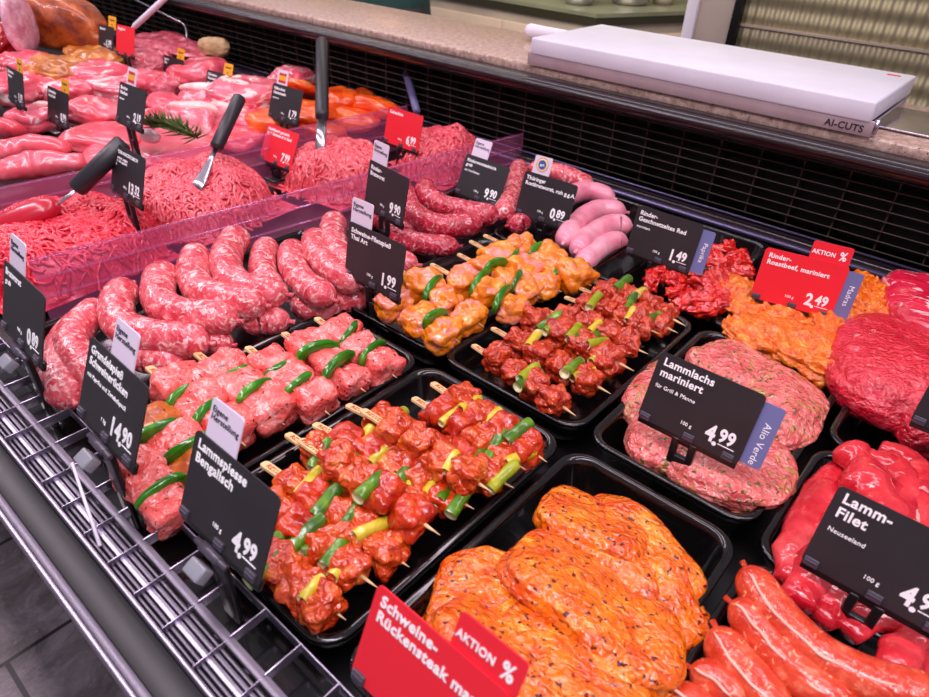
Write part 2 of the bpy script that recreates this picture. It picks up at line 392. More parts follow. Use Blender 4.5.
CW, CH = .099, .0695
def sign(px, label, lines, price, mat='cardblack', pre=None, unit='100 g', tags=(), base_z=-.012, hinge=False, small=None, detail=True, group=None, stem=True, w=CW, h=CH):
    x, y, z, tilt, yaw = px
    foot = Vector((x, y, min(base_z, z - .012)))
    root = empty('price_sign', foot, yaw); tag(root, label, 'price sign', group)
    c = MB().prism([(p[0], p[1] + h / 2) for p in rrect(w, h, .0045)], -.0006, .0006).build('card', M[mat], root, recentre=False)
    c.location = (0, 0, z - foot.z); c.rotation_euler = (PI / 2 - tilt, 0, 0)
    yy = h - .0115; lx = -w / 2 + .006
    for s_, ln in lines:
        txt(ln, s_, M['ink'], c, lx, yy, bold=.022); yy -= s_ * 1.02
    if small:
        yy -= .001; txt(small, .0052, M['ink'], c, lx, yy, bold=.01)
    if price:
        a, b = price.split('.')
        wa = .0105 * len(a)
        txt(a, .0215, M['ink'], c, w / 2 - .0265, .010, bold=.03, align='RIGHT', name='price_digits', sx=.8)
        txt('.', .0215, M['ink'], c, w / 2 - .0275, .008, bold=.03, name='price_digits')
        txt(b, .0175, M['ink'], c, w / 2 - .0235, .0135, bold=.03, name='price_digits', sx=.8)
        l = MB().box((w / 2 - .0145, .0105, .0008), (.015, .0008, .0004)).build('price_underline', M['ink'], c, recentre=False)
    if unit and detail:
        txt(unit, .0048, M['ink'], c, -.010, .0125, bold=.01)
    # holder
    R = Matrix.Rotation(PI / 2 - tilt, 3, 'X'); zc = z - foot.z
    def P(u, v, n): return Vector((0, 0, zc)) + R @ Vector((u, v, n))
    bar = MB(); bar.box(P(0, -.001, -.0025), (w * .98, .009, .004), R, bev=.0008); bar.build('holder_bar', M['holder'], root)
    for u in (-w * .43, .002, w * .4):
        k = MB(); k.box(P(u, .0035, .0012), (.0105, .007, .0028), R, bev=.0006)
        k.box(P(u, .0042, .0028), (.0095, .0012, .0012), R, bev=.0003); k.build('clip', M['clip'], root)
    if hinge:
        k = MB(); q = P(-.004, -.008, .001); k.tube([q - Vector((.011, 0, 0)), q + Vector((.011, 0, 0))], .0042, 12)
        k.tube([q - Vector((.019, 0, 0)), q + Vector((.019, 0, 0))], .0026, 10); k.build('hinge', M['clip'], root)
        k = MB(); k.box(q + Vector((0, -.012, -.008)), (.018, .012, .011), Matrix.Rotation(.5, 3, 'X'), bev=.0015); k.build('clamp', M['clear'], root)
        k = MB(); k.box(q + Vector((0, .004, (-zc) / 2)), (.02, .005, max(.01, zc)), bev=.001); k.build('post', M['holder'], root)
    elif stem:
        p = P(0, -.004, -.003)
        k = MB(); H = p.z
        if H > .012:
            for u in (-.0085, .0085): k.box((u, p.y, H / 2 + .002), (.007, .006, H), bev=.001)
            k.box((0, p.y, H * .36), (.023, .006, H * .72), bev=.001)
            k.box((0, p.y + .001, H - .002), (.025, .006, .004), bev=.001)
        k.build('stem', M['holder'], root) if k.v else None
        k = MB(); k.box((0, p.y - .004, .002), (.034, .032, .004), bev=.0015); k.build('base', M['holder'], root)
    # extra tags slotted in behind the card
    for tg in tags:
        kind, u = tg[0], tg[1]
        if kind == 'own':
            o = plate('insert_tag', .037, .036, M['cardwhite'], c, u, h - .006, -.0016, r=.003)
            txt('Eigene\nHerstellung', .0066, M['inkdark'], o, -.0160, .0265, .0008, bold=.006)
        elif kind == 'yellow':
            o = plate('insert_tag', .034, .032, M['cardyellow'], c, u, h - .006, -.0016, r=.002)
            txt('Regional', .006, M['inkdark'], o, 0, .021, .0008, bold=.01, align='CENTER'); txt('*', .013, M['inkdark'], o, 0, .004, .0008, align='CENTER')
        elif kind == 'aktion':
            o = plate('insert_tag', .046, .030, M['cardred'], c, u, h - .008, -.0016, r=.003)
            txt('AKTION', .0076, M['ink'], o, -.0215, .0145, .0008, bold=.02, sx=.9); txt('%', .0150, M['ink'], o, .0098, .0125, .0008, bold=.02, sx=.8)
        elif kind == 'side':
            o = plate('side_tag', .024, .060, M['cardblue'], c, w / 2 + .006, .004, -.0016, r=.003)
            txt(tg[2], .0088, M['ink'], o, .001, .043, .0008, bold=.0, rz=-PI / 2)
        elif kind == 'seal':
            o = plate('insert_tag', .032, .032, M['cardwhite'], c, u, h - .004, -.0016, r=.003)
            for rr, mm, dz in ((.0112, 'emblem_gold', .0007), (.0092, 'ink', .0009), (.0082, 'emblem_gold', .0011), (.0068, 'emblem_blue', .0013)):
                k = MB(); k.prism([(rr * math.cos(a * PI / 14), rr * math.sin(a * PI / 14) + .019) for a in range(28)], dz, dz + .0002); k.build('seal_ring', M[mm], o, recentre=False)
            txt('ggA', .0052, M['ink'], o, 0, .0172, .0016, bold=.01, align='CENTER')
        elif kind == 'flag':
            o = plate('insert_tag', .034, .034, M['cardwhite'], c, u, h - .004, -.0016, r=.003)
            for y0, hh, mm in ((.008, .005, 'flagred'), (.013, .0095, 'cardyellow'), (.0225, .005, 'flagred')):
                k = MB(); k.box((0, y0 + hh / 2, .0008), (.023, hh, .0004)); k.build('flag_band', M[mm], o, recentre=False)
    return root

# ------------------------------------------------------------------ the setting
struct(MB().box((-1.5, 1.5, -.91), (11, 9, .02)).build('floor', M['tiles'], loc=None))
X0, X1 = -4.2, .75
XL = X1 - X0; XC = (X0 + X1) / 2
# counter body and front profiles
b = MB(); b.box((XC, .68, -.50), (XL, .96, .80), bev=.004)
o = struct(b.build('trim_1', M['casework'])); 
def front(name, y0, y1, z0, z1, mat, bev=.001):
    b = MB(); b.box((XC, (y0 + y1) / 2, (z0 + z1) / 2), (XL, y1 - y0, z1 - z0), bev=bev); return struct(b.build(name, M[mat]))
front('trim_2', .0345, .0385, -.012, .002, 'railsteel')
front('trim_3', .0385, .0455, -.012, -.002, 'railgrey')
front('trim_4', .0455, .0695, -.016, -.0065, 'channel')
front('trim_5', .0695, .0735, -.016, .000, 'railsteel')
front('trim_6', .0735, .0995, -.022, -.014, 'deck')
# the air grille along the front: long fins, a flat bar and cross bars
g = empty('front_air_grille', (XC, .10, -.016)); tag(g, 'long slotted metal air grille along the customer edge of the counter', 'grille')
for yy, wd, mm, zz in ((.0762, .0022, 'railgrey', -.007), (.0800, .0026, 'railgrey', -.006), (.0850, .0052, 'railsteel', -.0055), (.0906, .0034, 'railgrey', -.006), (.0948, .0022, 'railgrey', -.006)):
    k = MB(); k.box((0, yy - .10, zz + .014), (XL, wd, .010), bev=.0005); k.build('fin', M[mm], g)
k = MB(); k.box((0, .0015, .0155), (XL, .0072, .004), bev=.0008); k.build('flat_bar', M['railgrey'], g)
k = MB(); k.box((0, .0335, .0135), (XL, .0014, .012), bev=.0004); k.build('rear_bar', M['railsteel'], g)
for i in range(-40, 24):
    x_ = -.292 + .042 * i
    if x_ > X1 or x_ < X0: continue
    k = MB(); k.box((x_ - XC, .0185, .0145), (.0014, .032, .010), bev=.0004); k.box((x_ - XC, -.0135, .0155), (.0010, .026, .006), bev=.0003)
    k.build('cross_bar', M['railsteel'], g)
struct(MB().box((XC, .1195, -.055), (XL, .038, .06)).build('trim_7', M['tray']))
# deck under the trays and rear gutter
struct(MB().box((XC, .61, -.06), (XL, .945, .024)).build('trim_8', M['deck']))
b = MB(); b.box((XC, 1.099, -.026), (XL, .022, .066), bev=.003); struct(b.build('trim_9', M['bumper']))
b = MB(); b.tube([(X0, 1.084, -.004), (X1, 1.084, -.004)], .0045, 10); struct(b.build('trim_10', M['highlightmetal']))  # strip added to draw the bright highlight along the gutter
b = MB(); b.tube([(X0, 1.108, .010), (X1, 1.108, .010)], .0022, 8); struct(b.build('trim_20', M['highlightmetal']))  # second added strip, a thinner highlight line in violet
# rear louvre wall
struct(MB().box((XC, 1.165, .06), (XL, .02, .20)).build('wall_back', M['grille']))
lg = empty('rear_louvre', (XC, 1.13, 0)); tag(lg, 'black louvred air grille along the back of the counter below the stone ledge', 'grille')
for i in range(8):
    z_ = .012 + i * .0155
    k = MB(); k.box((0, 0, z_), (XL, .026, .0018), Matrix.Rotation(-.35, 3, 'X'), bev=.0005); k.build('louvre_blade', M['grilleedge'], lg)
i = 0; x_ = X0 + .04
while x_ < X1 - .05:
    k = MB(); k.box((x_ - XC, .009, .064), (.0024, .020, .125)); k.build('blade_support', M['grilleedge'], lg); x_ += .0685; i += 1
b = MB(); b.box((XC, 1.105, .152), (XL, .075, .026), bev=.008); struct(b.build('trim_11', M['bumper']))
b = MB(); b.tube([(X0, 1.064, .156), (X1, 1.064, .156)], .0065, 10); struct(b.build('trim_12', M['bumper']))
b = MB(); b.box((XC, 1.235, .1715), (XL, .27, .018), bev=.004); struct(b.build('trim_13', M['granite']))
struct(MB().box((XC, 1.27, -.37), (XL, .18, 1.06)).build('trim_14', M['casework']))

# cutting board on the ledge
ZB = .229
bl = at(532, 37, ZB); br = at(872, 101, ZB); yb = (bl.y + br.y) / 2 - .002
bx0, bx1 = bl.x, br.x + .008; yb1 = at(920, 78, ZB).y + .015
root = empty('cutting_board', ((bx0 + bx1) / 2, (yb + yb1) / 2, .1805)); tag(root, 'thick white cutting board in a steel frame on the stone ledge', 'cutting board')
D = yb1 - yb; W = bx1 - bx0
k = MB(); k.box((0, 0, .034), (W, D, .029), bev=.003); k.build('board', M['board'], root)
k = MB(); k.box((0, -D / 2 + .004, .0115), (W + .012, .004, .022), bev=.0008); k.box((0, D / 2 - .01, .0115), (W, .004, .022)); k.box((0, 0, .017), (W - .02, D - .03, .004))
k.build('frame', M['framesteel'], root)
fr = root.children[-1]
o = txt('AI-CUTS', .0135, M['inkdark'], root, W / 2 - .058, -D / 2 + .0015, .0055, bold=.02); o.rotation_euler = (PI / 2, 0, 0)
k = MB(); k.box((W / 2 + .03, .015, .0035), (.085, .15, .003), bev=.0012); k.box((W / 2 + .004, -.02, .012), (.003, D * .7, .018)); k.build('bracket', M['steel'], root)
k = MB(); k.tube([(W / 2 + .007, -D / 2 + .012, .004), (W / 2 + .007, -D / 2 + .012, .024)], .004, 10); k.build('hinge_pin', M['steel'], root)
k = MB(); k.box((W / 2 - .028, D / 2 - .03, .0488), (.02, .008, .0006)); k.build('red_mark', M['flagred'], root)
# white handled tool behind the board
p0 = at(526, 30, .20); p1 = at(566, 36, .20)
k = MB(); dv = (p1 - p0); k.tube([p0 + dv * t for t in (0, .04, .12, .5, .9, 1.2)], [.006, .012, .015, .013, .012, .010], 12)
o = k.build('knife', M['whiteplastic']); tag(o, 'white knife handle lying behind the left end of the cutting board', 'knife')

# ------------------------------------------------------------------ kitchen behind
ZW = -.02
A = at(300, -35, ZW); Bc = at(597, 14, ZW); Cc = at(688, 11, ZW)
dA = (Bc - A).normalized(); dC = (Cc - Bc).normalized()
nA = Vector((-dA.y, dA.x, 0)); 
if nA.y < 0: nA = -nA
nC = Vector((-dC.y, dC.x, 0)); 
if nC.y < 0: nC = -nC
A2 = Bc - dA * 2.4; C2 = Bc + dC * 1.6
root = empty('kitchen_counter', (Bc.x, Bc.y, -.9)); tag(root, 'steel kitchen counter with dark worktop edge and a corner, far behind the stone ledge', 'counter')
T = .9 + ZW
def para(o_): 
    p, q = (A2 - Bc).to_2d(), (C2 - Bc).to_2d(); c_ = (p + q) / 2
    return [((v - c_) * (1 + o_) + c_) for v in (p, Vector((0, 0)), q, q + p)]
k = MB(); k.prism([(v.x, v.y) for v in para(-.02)], .02, T - .02); k.build('body', M['kitchensteel'], root, recentre=False)
k = MB(); k.prism([(v.x, v.y) for v in para(.0)], T - .018, T); k.build('worktop', M['worktop'], root, recentre=False)
k = MB(); k.prism([(v.x, v.y) for v in para(-.004)], T - .055, T - .018); k.build('worktop_edge', M['worktopedge'], root, recentre=False)
for v_, sg in ((A2 - Bc, 1), (C2 - Bc, -1)):
    L_ = v_.length; ang = math.atan2(v_.y, v_.x); nd = 4; Rm = Rz(ang); nn = Rm @ Vector((0, 1, 0))
    if nn.dot(((C2 if sg > 0 else A2) - Bc)) > 0: nn = -nn
    for i in range(nd):
        k = MB(); c_ = v_ * ((i + .5) / nd) - nn * .012; k.box((c_.x, c_.y, (T - .1) / 2 + .01), (L_ / nd - .008, .02, T - .13), Rm, bev=.002); d_ = k.build('door', M['cabinetdoor'], root, recentre=False)
        u = v_ * ((i + .5 + (.38 if i % 2 else -.38)) / nd); k = MB()
        k.tube([(u.x, u.y, T - .27), (u.x + nn.x * .03, u.y + nn.y * .03, T - .26), (u.x + nn.x * .03, u.y + nn.y * .03, T - .17), (u.x, u.y, T - .16)], .006, 8); k.build('handle', M['steel'], d_, recentre=False)
# things on the far worktop
for px, py, w_, h_, mm, nm, lab, cat in ((566, 6, .16, .16, 'steel', 'steel_pan', 'blurred steel pan on the far kitchen worktop near its corner', 'pan'), (618, 6, .2, .12, 'steel', 'steel_container', 'low steel container on the worktop just right of the corner', 'container'), (652, 6, .12, .2, 'kitchensteel', 'kitchen_canister', 'tall dull canister on the far worktop near the steel pillar', 'canister')):
    p = at(px, py, ZW); 
    k = MB(); n_ = 24; pr = [(0, 0), (w_ * .42, 0), (w_ * .5, h_ * .15), (w_ * .5, h_), (w_ * .46, h_), (w_ * .46, h_ * .2), (0, h_ * .12)]
    vs = []; fs = []
    for r_, z_ in pr:
        for a in range(n_): vs.append((p.x + max(r_, .001) * math.cos(2 * PI * a / n_), p.y + .12 + max(r_, .001) * math.sin(2 * PI * a / n_), ZW + .001 + z_))
    for i in range(len(pr) - 1):
        for a in range(n_): fs.append((i * n_ + a, i * n_ + (a + 1) % n_, (i + 1) * n_ + (a + 1) % n_, (i + 1) * n_ + a))
    k.add(vs, fs, 0, True); k.tube([(p.x + w_ * .5, p.y + .12, ZW + h_ * .8), (p.x + w_ * .75, p.y + .12, ZW + h_ * .85), (p.x + w_ * .78, p.y + .12, ZW + h_ * .8)], .008, 8)
    tag(k.build(nm, M[mm]), lab, cat)
struct(MB().box((-2.2, 4.9, .35), (9, .08, 2.5)).build('wall_kitchen', M['olivewall']))
# steel pillar and quilted panel
pl = aty(690, 0, 1.95); pr_ = aty(738, 0, 1.95)
b = MB(); b.box(((pl.x + pr_.x) / 2, 2.06, .0), (pr_.x - pl.x - .01, .2, 1.8), bev=.003); b.build('trim_15', M['kitchensteel'])['kind'] = 'structure'
b = MB(); b.box((pl.x + .012, 1.952, .0), (.032, .014, 1.8), bev=.002); struct(b.build('trim_16', M['whiteplastic']))
b = MB(); b.box((pr_.x + .005, 1.96, .0), (.022, .02, 1.8)); struct(b.build('trim_17', M['deck']))
b = MB(); b.box((pr_.x + .015 + .75, 1.99, 0), (1.5, .03, 1.8)); struct(b.build('wall_panel', M['quilt']))
b = MB(); b.box((pr_.x + .015 + .75, 1.972, aty(929, 52, 1.97).z), (1.5, .006, .006)); struct(b.build('trim_18', M['kitchensteel']))

# shop worker seen only at the hip, behind the stone ledge
def worker():
    P = aty(380, 4, 2.3); bx = P.x - .03; by = 2.36; f0 = -.9
    J = dict(pel=(0, 0, .95), waist=(0, 0, 1.1), chest=(0, .01, 1.32), neck=(0, .01, 1.47), h0=(0, -.005, 1.56), h1=(0, -.01, 1.66), h2=(0, 0, 1.74),
             lh=(-.10, 0, .9), lk=(-.11, -.01, .5), la=(-.11, .01, .09), lt=(-.12, -.15, .04), rh=(.10, 0, .9), rk=(.11, -.01, .5), ra=(.11, .01, .09), rt=(.12, -.15, .04),
             ls=(-.2, .01, 1.41), le=(-.27, .0, 1.18), lw=(-.20, -.20, 1.26), rs=(.2, .01, 1.41), re=(.27, .0, 1.18), rw=(.20, -.20, 1.26))
    E_ = [('pel', 'waist'), ('waist', 'chest'), ('chest', 'neck'), ('neck', 'h0'), ('h0', 'h1'), ('h1', 'h2'), ('pel', 'lh'), ('lh', 'lk'), ('lk', 'la'), ('la', 'lt'), ('pel', 'rh'), ('rh', 'rk'), ('rk', 'ra'), ('ra', 'rt'), ('chest', 'ls'), ('ls', 'le'), ('le', 'lw'), ('chest', 'rs'), ('rs', 're'), ('re', 'rw')]
    rd = dict(pel=.16, waist=.14, chest=.15, neck=.055, h0=.075, h1=.095, h2=.06, lh=.1, lk=.065, la=.045, lt=.04, ls=.065, le=.045, lw=.032)
    for k in list(rd):
        if k[0] == 'l': rd['r' + k[1:]] = rd[k]
    keys = list(J); vs = [Vector(J[k]) for k in keys]; es = [(keys.index(a), keys.index(b_)) for a, b_ in E_]
    rr = [rd[k] for k in keys]
    for sd in ('l', 'r'):       # hands: palm and five fingers
        w = Vector(J[sd + 'w']); q = 1 if sd == 'r' else -1
        palm = w + Vector((0, -.07, .02)); wi = keys.index(sd + 'w'); vs.append(palm); rr.append(.026); pi_ = len(vs) - 1; es.append((wi, pi_))
        for j, ln in enumerate((.075, .085, .08, .062)):
            a = palm + Vector((q * (-.024 + .016 * j), -.032, .004)); b_ = a + Vector((0, -ln * .55, -ln * .05)); c = b_ + Vector((0, -ln * .2, -ln * .38))
            n0 = len(vs); vs.extend([a, b_, c]); rr.extend([.0095, .0085, .007]); es.extend([(pi_, n0), (n0, n0 + 1), (n0 + 1, n0 + 2)])
        a = w + Vector((-q * .03, -.045, -.035)); b_ = a + Vector((-q * .012, -.03, -.03)); n0 = len(vs); vs.extend([a, b_]); rr.extend([.012, .009]); es.extend([(wi, n0), (n0, n0 + 1)])
    me = bpy.data.meshes.new('person'); me.from_pydata([tuple(v) for v in vs], es, []); me.materials.append(M['skin'])
    o = bpy.data.objects.new('person', me); COL.objects.link(o); o.location = (bx, by, f0)
    sk = o.modifiers.new('skin', 'SKIN'); sk.use_smooth_shade = True
    for i, v in enumerate(me.skin_vertices[0].data): v.radius = (rr[i], rr[i]); v.use_root = (i == 0)
    o.modifiers.new('sub', 'SUBSURF').levels = 2; o.modifiers['sub'].render_levels = 2
    tag(o, 'shop worker in dark teal apron, only the hip in view behind the stone ledge', 'person')
    k = MB(); k.tube([(0, 0, z_) for z_ in (.45, .6, .8, .95, 1.08, 1.2, 1.34, 1.44, 1.47)], [.245, .24, .235, .225, .2, .2, .2, .16, .07], 24, flat=.85); k.build('apron', M['teal'], o, recentre=False)
    for q in (-1, 1):
        k = MB(); k.tube([(q * .105, 0, .9), (q * .11, -.01, .5), (q * .11, .01, .1)], [.125, .095, .08], 14); k.build('trouser_leg', M['darkcloth'], o, recentre=False)
        k = MB(); k.tube([(q * .13, .01, 1.41), (q * .205, .01, 1.41), (q * .272, 0, 1.18), (q * .238, -.10, 1.22)], [.07, .082, .062, .05], 12); k.build('sleeve', M['teal'], o, recentre=False)
        k = MB(); blob(k, (q * .115, -.05, .045), (.1, .27, .09), 2.6, .03, n=10); k.build('shoe', M['darkcloth'], o, recentre=False)
    k = MB(); blob(k, (0, .022, 1.69), (.2, .21, .19), 2.2, .03, n=10); k.build('hair', M['hair'], o, recentre=False)
    k = MB(); k.tube([(0, -.095, 1.66), (0, -.125, 1.625), (0, -.1, 1.615)], [.008, .016, .01], 8); k.build('nose', M['skin'], o, recentre=False)
    for q in (-1, 1):
        k = MB(); blob(k, (q * .035, -.094, 1.655), (.026, .016, .013), 2, 0, n=6); k.build('eye', M['ink'], o, recentre=False)
        k = MB(); blob(k, (q * .092, .0, 1.64), (.02, .035, .06), 2, .05, n=6); k.build('ear', M['skin'], o, recentre=False)
    k = MB(); blob(k, (0, -.088, 1.585), (.045, .02, .014), 2, 0, n=6); k.build('mouth', M['flagred'], o, recentre=False)
worker()

# ------------------------------------------------------------------ trays
def tray(x0, x1, y0, y1, depth, label, ztop=0., rz=0.):
    w, h = x1 - x0, y1 - y0; mb = MB(); n = 6
    prof = [(.014, -depth), (.004, -.007), (0, -.0065), (0, -.001), (.0012, 0), (.0055, 0), (.0075, -.002), (.009, -.006), (.0165, -depth + .006), (.021, -depth + .0025)]
    vs = []
    for ins, z_ in prof:
        r = max(.004, .026 - ins * .6); vs += [(p[0], p[1], z_ + depth) for p in rrect(w - 2 * ins, h - 2 * ins, r, n)]
    c = 4 * (n + 1); fs = [(i * c + k, i * c + (k + 1) % c, (i + 1) * c + (k + 1) % c, (i + 1) * c + k) for i in range(len(prof) - 1) for k in range(c)]
    mb.add(vs, fs, 0, True); L_ = len(prof) - 1
    mb.add([vs[L_ * c + k] for k in range(c)], [tuple(range(c))], 0, False); mb.add([vs[k] for k in range(c)], [tuple(range(c))[::-1]], 0, False)
    o = mb.build('serving_tray', M['tray'], loc=((x0 + x1) / 2, (y0 + y1) / 2, ztop - depth)); o.rotation_euler = (0, 0, rz)
    return tag(o, label, 'tray')
CB, CC, CD, CE = (-.5985, -.430), (-.424, -.231), (-.2225, -.049), (-.040, .150)
YA, YB_, YC = (.140, .447), (.464, .753), (.768, 1.060)
DP = .046
tray(CB[0], CB[1], *YA, .036, 'black tray holding the pink pork and green pepper skewers')
tray(CC[0], CC[1], *YA, .036, 'black tray holding the red lamb and leek skewers at the front')
tray(CD[0], CD[1], *YA, DP, 'black tray holding the orange marinated pork steaks')
tray(CB[0], CB[1], *YB_, .036, 'black tray holding the yellow-orange curry skewers')
tray(CC[0], CC[1], *YB_, .036, 'black tray holding the dark red skewers in the middle row')
tray(CD[0], CD[1], *YB_, DP, 'black tray holding the pale herb-marinated lamb loins')
tray(CB[0], CB[1], *YC, DP, 'black tray holding the pale pink smooth sausages at the back')
tray(CC[0] + .004, CC[1] - .01, *YC, DP, 'black tray of shiny red beef strips below the rear grille')
tray(CD[0] - .006, CD[1], *YC, DP, 'black tray of orange marinated beef slices behind the red sign')
tray(CE[0], CE[1], .14, .437, DP, 'black tray under the thin red sausages at the front corner')
tray(CE[0], CE[1], .441, .624, DP, 'black tray holding the raw lamb fillets')
tray(CE[0], CE[1], .634, 1.05, DP, 'black tray holding the large raw red beef joint')
tray(-.845, -.606, .145, .60, .03, 'long black tray under the coarse pink sausages', ztop=-.016)
tray(-.79, -.606, .615, 1.055, .03, 'black tray under the dark red beef sausages', ztop=-.016)

# ------------------------------------------------------------------ skewers
def variants(name, mats, d, e, amp, fine, nvar, n=10, bend=0.):
    out = []
    for i in range(nvar):
        mb = MB(); blob(mb, (0, 0, 0), [x * random.uniform(.9, 1.1) for x in d], e, amp, 1.7, i + random.randint(0, 900), n, fine=fine, bend=bend)
        o = mb.build(name, mats[i % len(mats)], loc=(0, 0, 0)); COL.objects.unlink(o); out.append(o)
    return out
V = {}
V['pork'] = variants('meat_piece', [M['pork']], (.034, .044, .034), 5., .12, .06, 6)
V['porkdark'] = variants('meat_piece', [M['porkdark'], M['pork']], (.036, .050, .034), 3.4, .10, .05, 3)
V['lamb'] = variants('meat_piece', [M['lamb'], M['lambred']], (.035, .041, .035), 3.8, .20, .05, 8, n=16)
V['red'] = variants('meat_piece', [M['redskew']], (.032, .038, .032), 3.6, .22, .08, 8, n=16)
V['thai'] = variants('meat_piece', [M['thai']], (.036, .042, .032), 3.6, .2, .06, 8, n=16)
def tube_piece(mats, L_, r, bend=.1, hollow=True):
    mb = MB(); pts = [(0, -L_ / 2 + L_ * i / 6, -bend * ((i - 3) / 3) ** 2 * r * 2) for i in range(7)]
    rad = [r * (1 + .06 * math.sin(i * 1.7)) for i in range(7)]
    mb.tube(pts, rad, 12, 0, cap=False)
    for end, sgn in ((0, -1), (6, 1)):
        c = Vector(pts[end]); ring = []; 
        for rr, dy in ((r, 0), (r * .78, 0), (r * .6, -sgn * .003), (r * .3, -sgn * .004), (.0003, -sgn * .004)):
            ring.append([c + Vector((rr * math.cos(2 * PI * k / 12), dy, rr * math.sin(2 * PI * k / 12))) for k in range(12)])
        vs = [p for q in ring for p in q]; fs = [(i * 12 + k, i * 12 + (k + 1) % 12, (i + 1) * 12 + (k + 1) % 12, (i + 1) * 12 + k) for i in range(4) for k in range(12)]
        mb.add(vs, fs, 1, True)
    o = mb.build('leek_piece', mats, loc=(0, 0, 0)); COL.objects.unlink(o); return o
V['leek'] = [tube_piece([M['leek'], M['leekcut']], .042, .0062), tube_piece([M['leekpale'], M['leekcut']], .033, .0056), tube_piece([M['leek'], M['leekcut']], .032, .0064), tube_piece([M['leekpale'], M['leekcut']], .024, .0046), tube_piece([M['leekmid'], M['leekcut']], .036, .0058)]
V['pepper'] = []
for i in range(4):
    mb = MB(); blob(mb, (0, 0, 0), (.0085, .044 + .003 * i, .024 - .003 * (i % 2)), 3.4, .10, 1.5, 50 + i, 10)
    for v in mb.v: v.z -= 6 * v.y * v.y; v.x += 3.5 * v.y * v.y * (1 if i % 2 else -1)
    o = mb.build('pepper_piece', M['pepper'], loc=(0, 0, 0)); COL.objects.unlink(o); V['pepper'].append(o)
mb = MB()   # paddle end of a skewer
mb.prism([(p[0] + .017, p[1]) for p in rrect(.034, .0095, .003)], -.0012, .0012)
PAD = mb.build('paddle_end', M['wood'], loc=(0, 0, 0)); COL.objects.unlink(PAD)
def skewer(name, A, B_, kind, n, label, group, seed, veg=None, t0=.2, t1=.92, text=True, vsc=1., roll0=0., lift=.009, pv=.75):
    R_ = random.Random(seed); A = Vector(A); B_ = Vector(B_); d = B_ - A; L_ = d.length; ang = math.atan2(d.y, d.x); pit = -math.asin(d.z / L_)
    root = empty(name, A, 0); root.rotation_euler = (0, pit, ang); tag(root, label, 'skewer', group)
    k = MB(); k.tube([(.012, 0, 0), (L_ - .014, 0, 0), (L_, 0, 0)], [.0017, .0017, .0003], 8); k.build('stick', M['wood'], root)
    p = inst(PAD, 'paddle_end', root, Matrix.Rotation(-.25, 4, 'X'))
    if text: txt('REWE', .0068, M['burn'], p, .006, -.0024, .0013, bold=.03, name='burnt_lettering')
    xa, xb = L_ * t0, L_ * t1; pitch = (xb - xa) / n
    for i in range(n):
        src = R_.choice(V[kind]); x_ = xa + pitch * (i + .5)
        Mx = Matrix.Translation((x_, R_.uniform(-.003, .003), R_.uniform(-.002, .003))) @ Matrix.Rotation(R_.choice((0, PI)) + R_.uniform(-.25, .25), 4, 'X') @ Matrix.Rotation(R_.uniform(-.2, .2), 4, 'Z') @ Matrix.Rotation(R_.choice((0, PI)), 4, 'Y')
        s_ = pitch / (.036 if veg else .032); s_ = max(.85, min(1.25, s_)) * R_.uniform(.94, 1.06)
        inst(src, 'meat_piece', root, Mx @ Matrix.Scale(s_ * vsc, 4))
        if veg and ((i < n - 1 and R_.random() < pv) or (veg == 'leek' and R_.random() < .15)):
            vs = R_.choice(V[veg])
            for rep in range(2 if veg == 'leek' and R_.random() < .3 else 1):
                Mx = Matrix.Translation((xa + pitch * (i + 1) + R_.uniform(-.003, .003) + rep * .010, R_.uniform(-.006, .006), lift + R_.uniform(-.003, .005) - rep * .004)) @ Matrix.Rotation(R_.uniform(-.3, .3), 4, 'Z') @ Matrix.Rotation(R_.uniform(-.25, .25), 4, 'X')
                inst(vs if rep == 0 else R_.choice(V[veg]), veg + '_piece', root, Mx)
    return root
ZS = .004
def tri(a, b, za=ZS, zb=ZS): return at(a[0], a[1], za + .004), at(b[0], b[1], zb)
PK = [((316, 318), (397, 378)), ((283, 333), (366, 392)), ((247, 347), (330, 415)), ((196, 353), (285, 425)), ((148, 367), (246, 446)), ((128, 402), (214, 486)), ((112, 448), (186, 520))]
for i, (a, b) in enumerate(PK):
    A, B_ = tri(a, b, .022, .004)
    skewer('pork_skewer', A, B_, 'pork' if i != 5 else 'porkdark', 3 if i < 5 else 3, 'pink pork and green pepper skewer, %s from the back of its tray' % ORD[i], 'pork and pepper skewers', 100 + i, 'pepper', .2, .95, vsc=1.12, lift=.013, pv=.95)
LB = [((432, 383), (547, 462), .012), ((413, 398), (526, 470), .008), ((347, 405), (514, 488), .004), ((314, 424), (474, 509), .004), ((287, 434), (426, 528), .004), ((263, 463), (409, 567), .004), ((196, 505), (346, 620), .004)]
for i, (a, b, z_) in enumerate(LB):
    A, B_ = tri(a, b, z_ + .006, z_)
    skewer('lamb_skewer', A, B_, 'lamb', 4 if i < 2 else 5, 'red marinated lamb and leek skewer, %s from the back of the front tray' % ORD[i], 'lamb and leek skewers', 200 + i, 'leek', .16 if i < 6 else .3, .93)
for i, (a, b) in enumerate((((362, 410), (492, 492)), ((300, 440), (440, 535)), ((236, 486), (378, 588)))):
    A, B_ = tri(a, b, *((.026, .022) if i < 2 else (.010, .0)))
    skewer('lamb_skewer', A, B_, 'lamb', 4, ('upper lamb and leek skewer lying across the back half of its pile', 'upper lamb and leek skewer lying across the front half of its pile', 'red lamb skewer lying between the two frontmost ones, beside the sign card')[i], 'lamb and leek skewers', 230 + i, 'leek', .2, .9)
RD = [((588, 277), (686, 326), .008), ((580, 288), (678, 333), .008), ((565, 297), (660, 334), .010), ((545, 310), (648, 354), .010), ((512, 308), (634, 371), .008), ((492, 328), (611, 394), .006), ((473, 345), (576, 416), .006)]
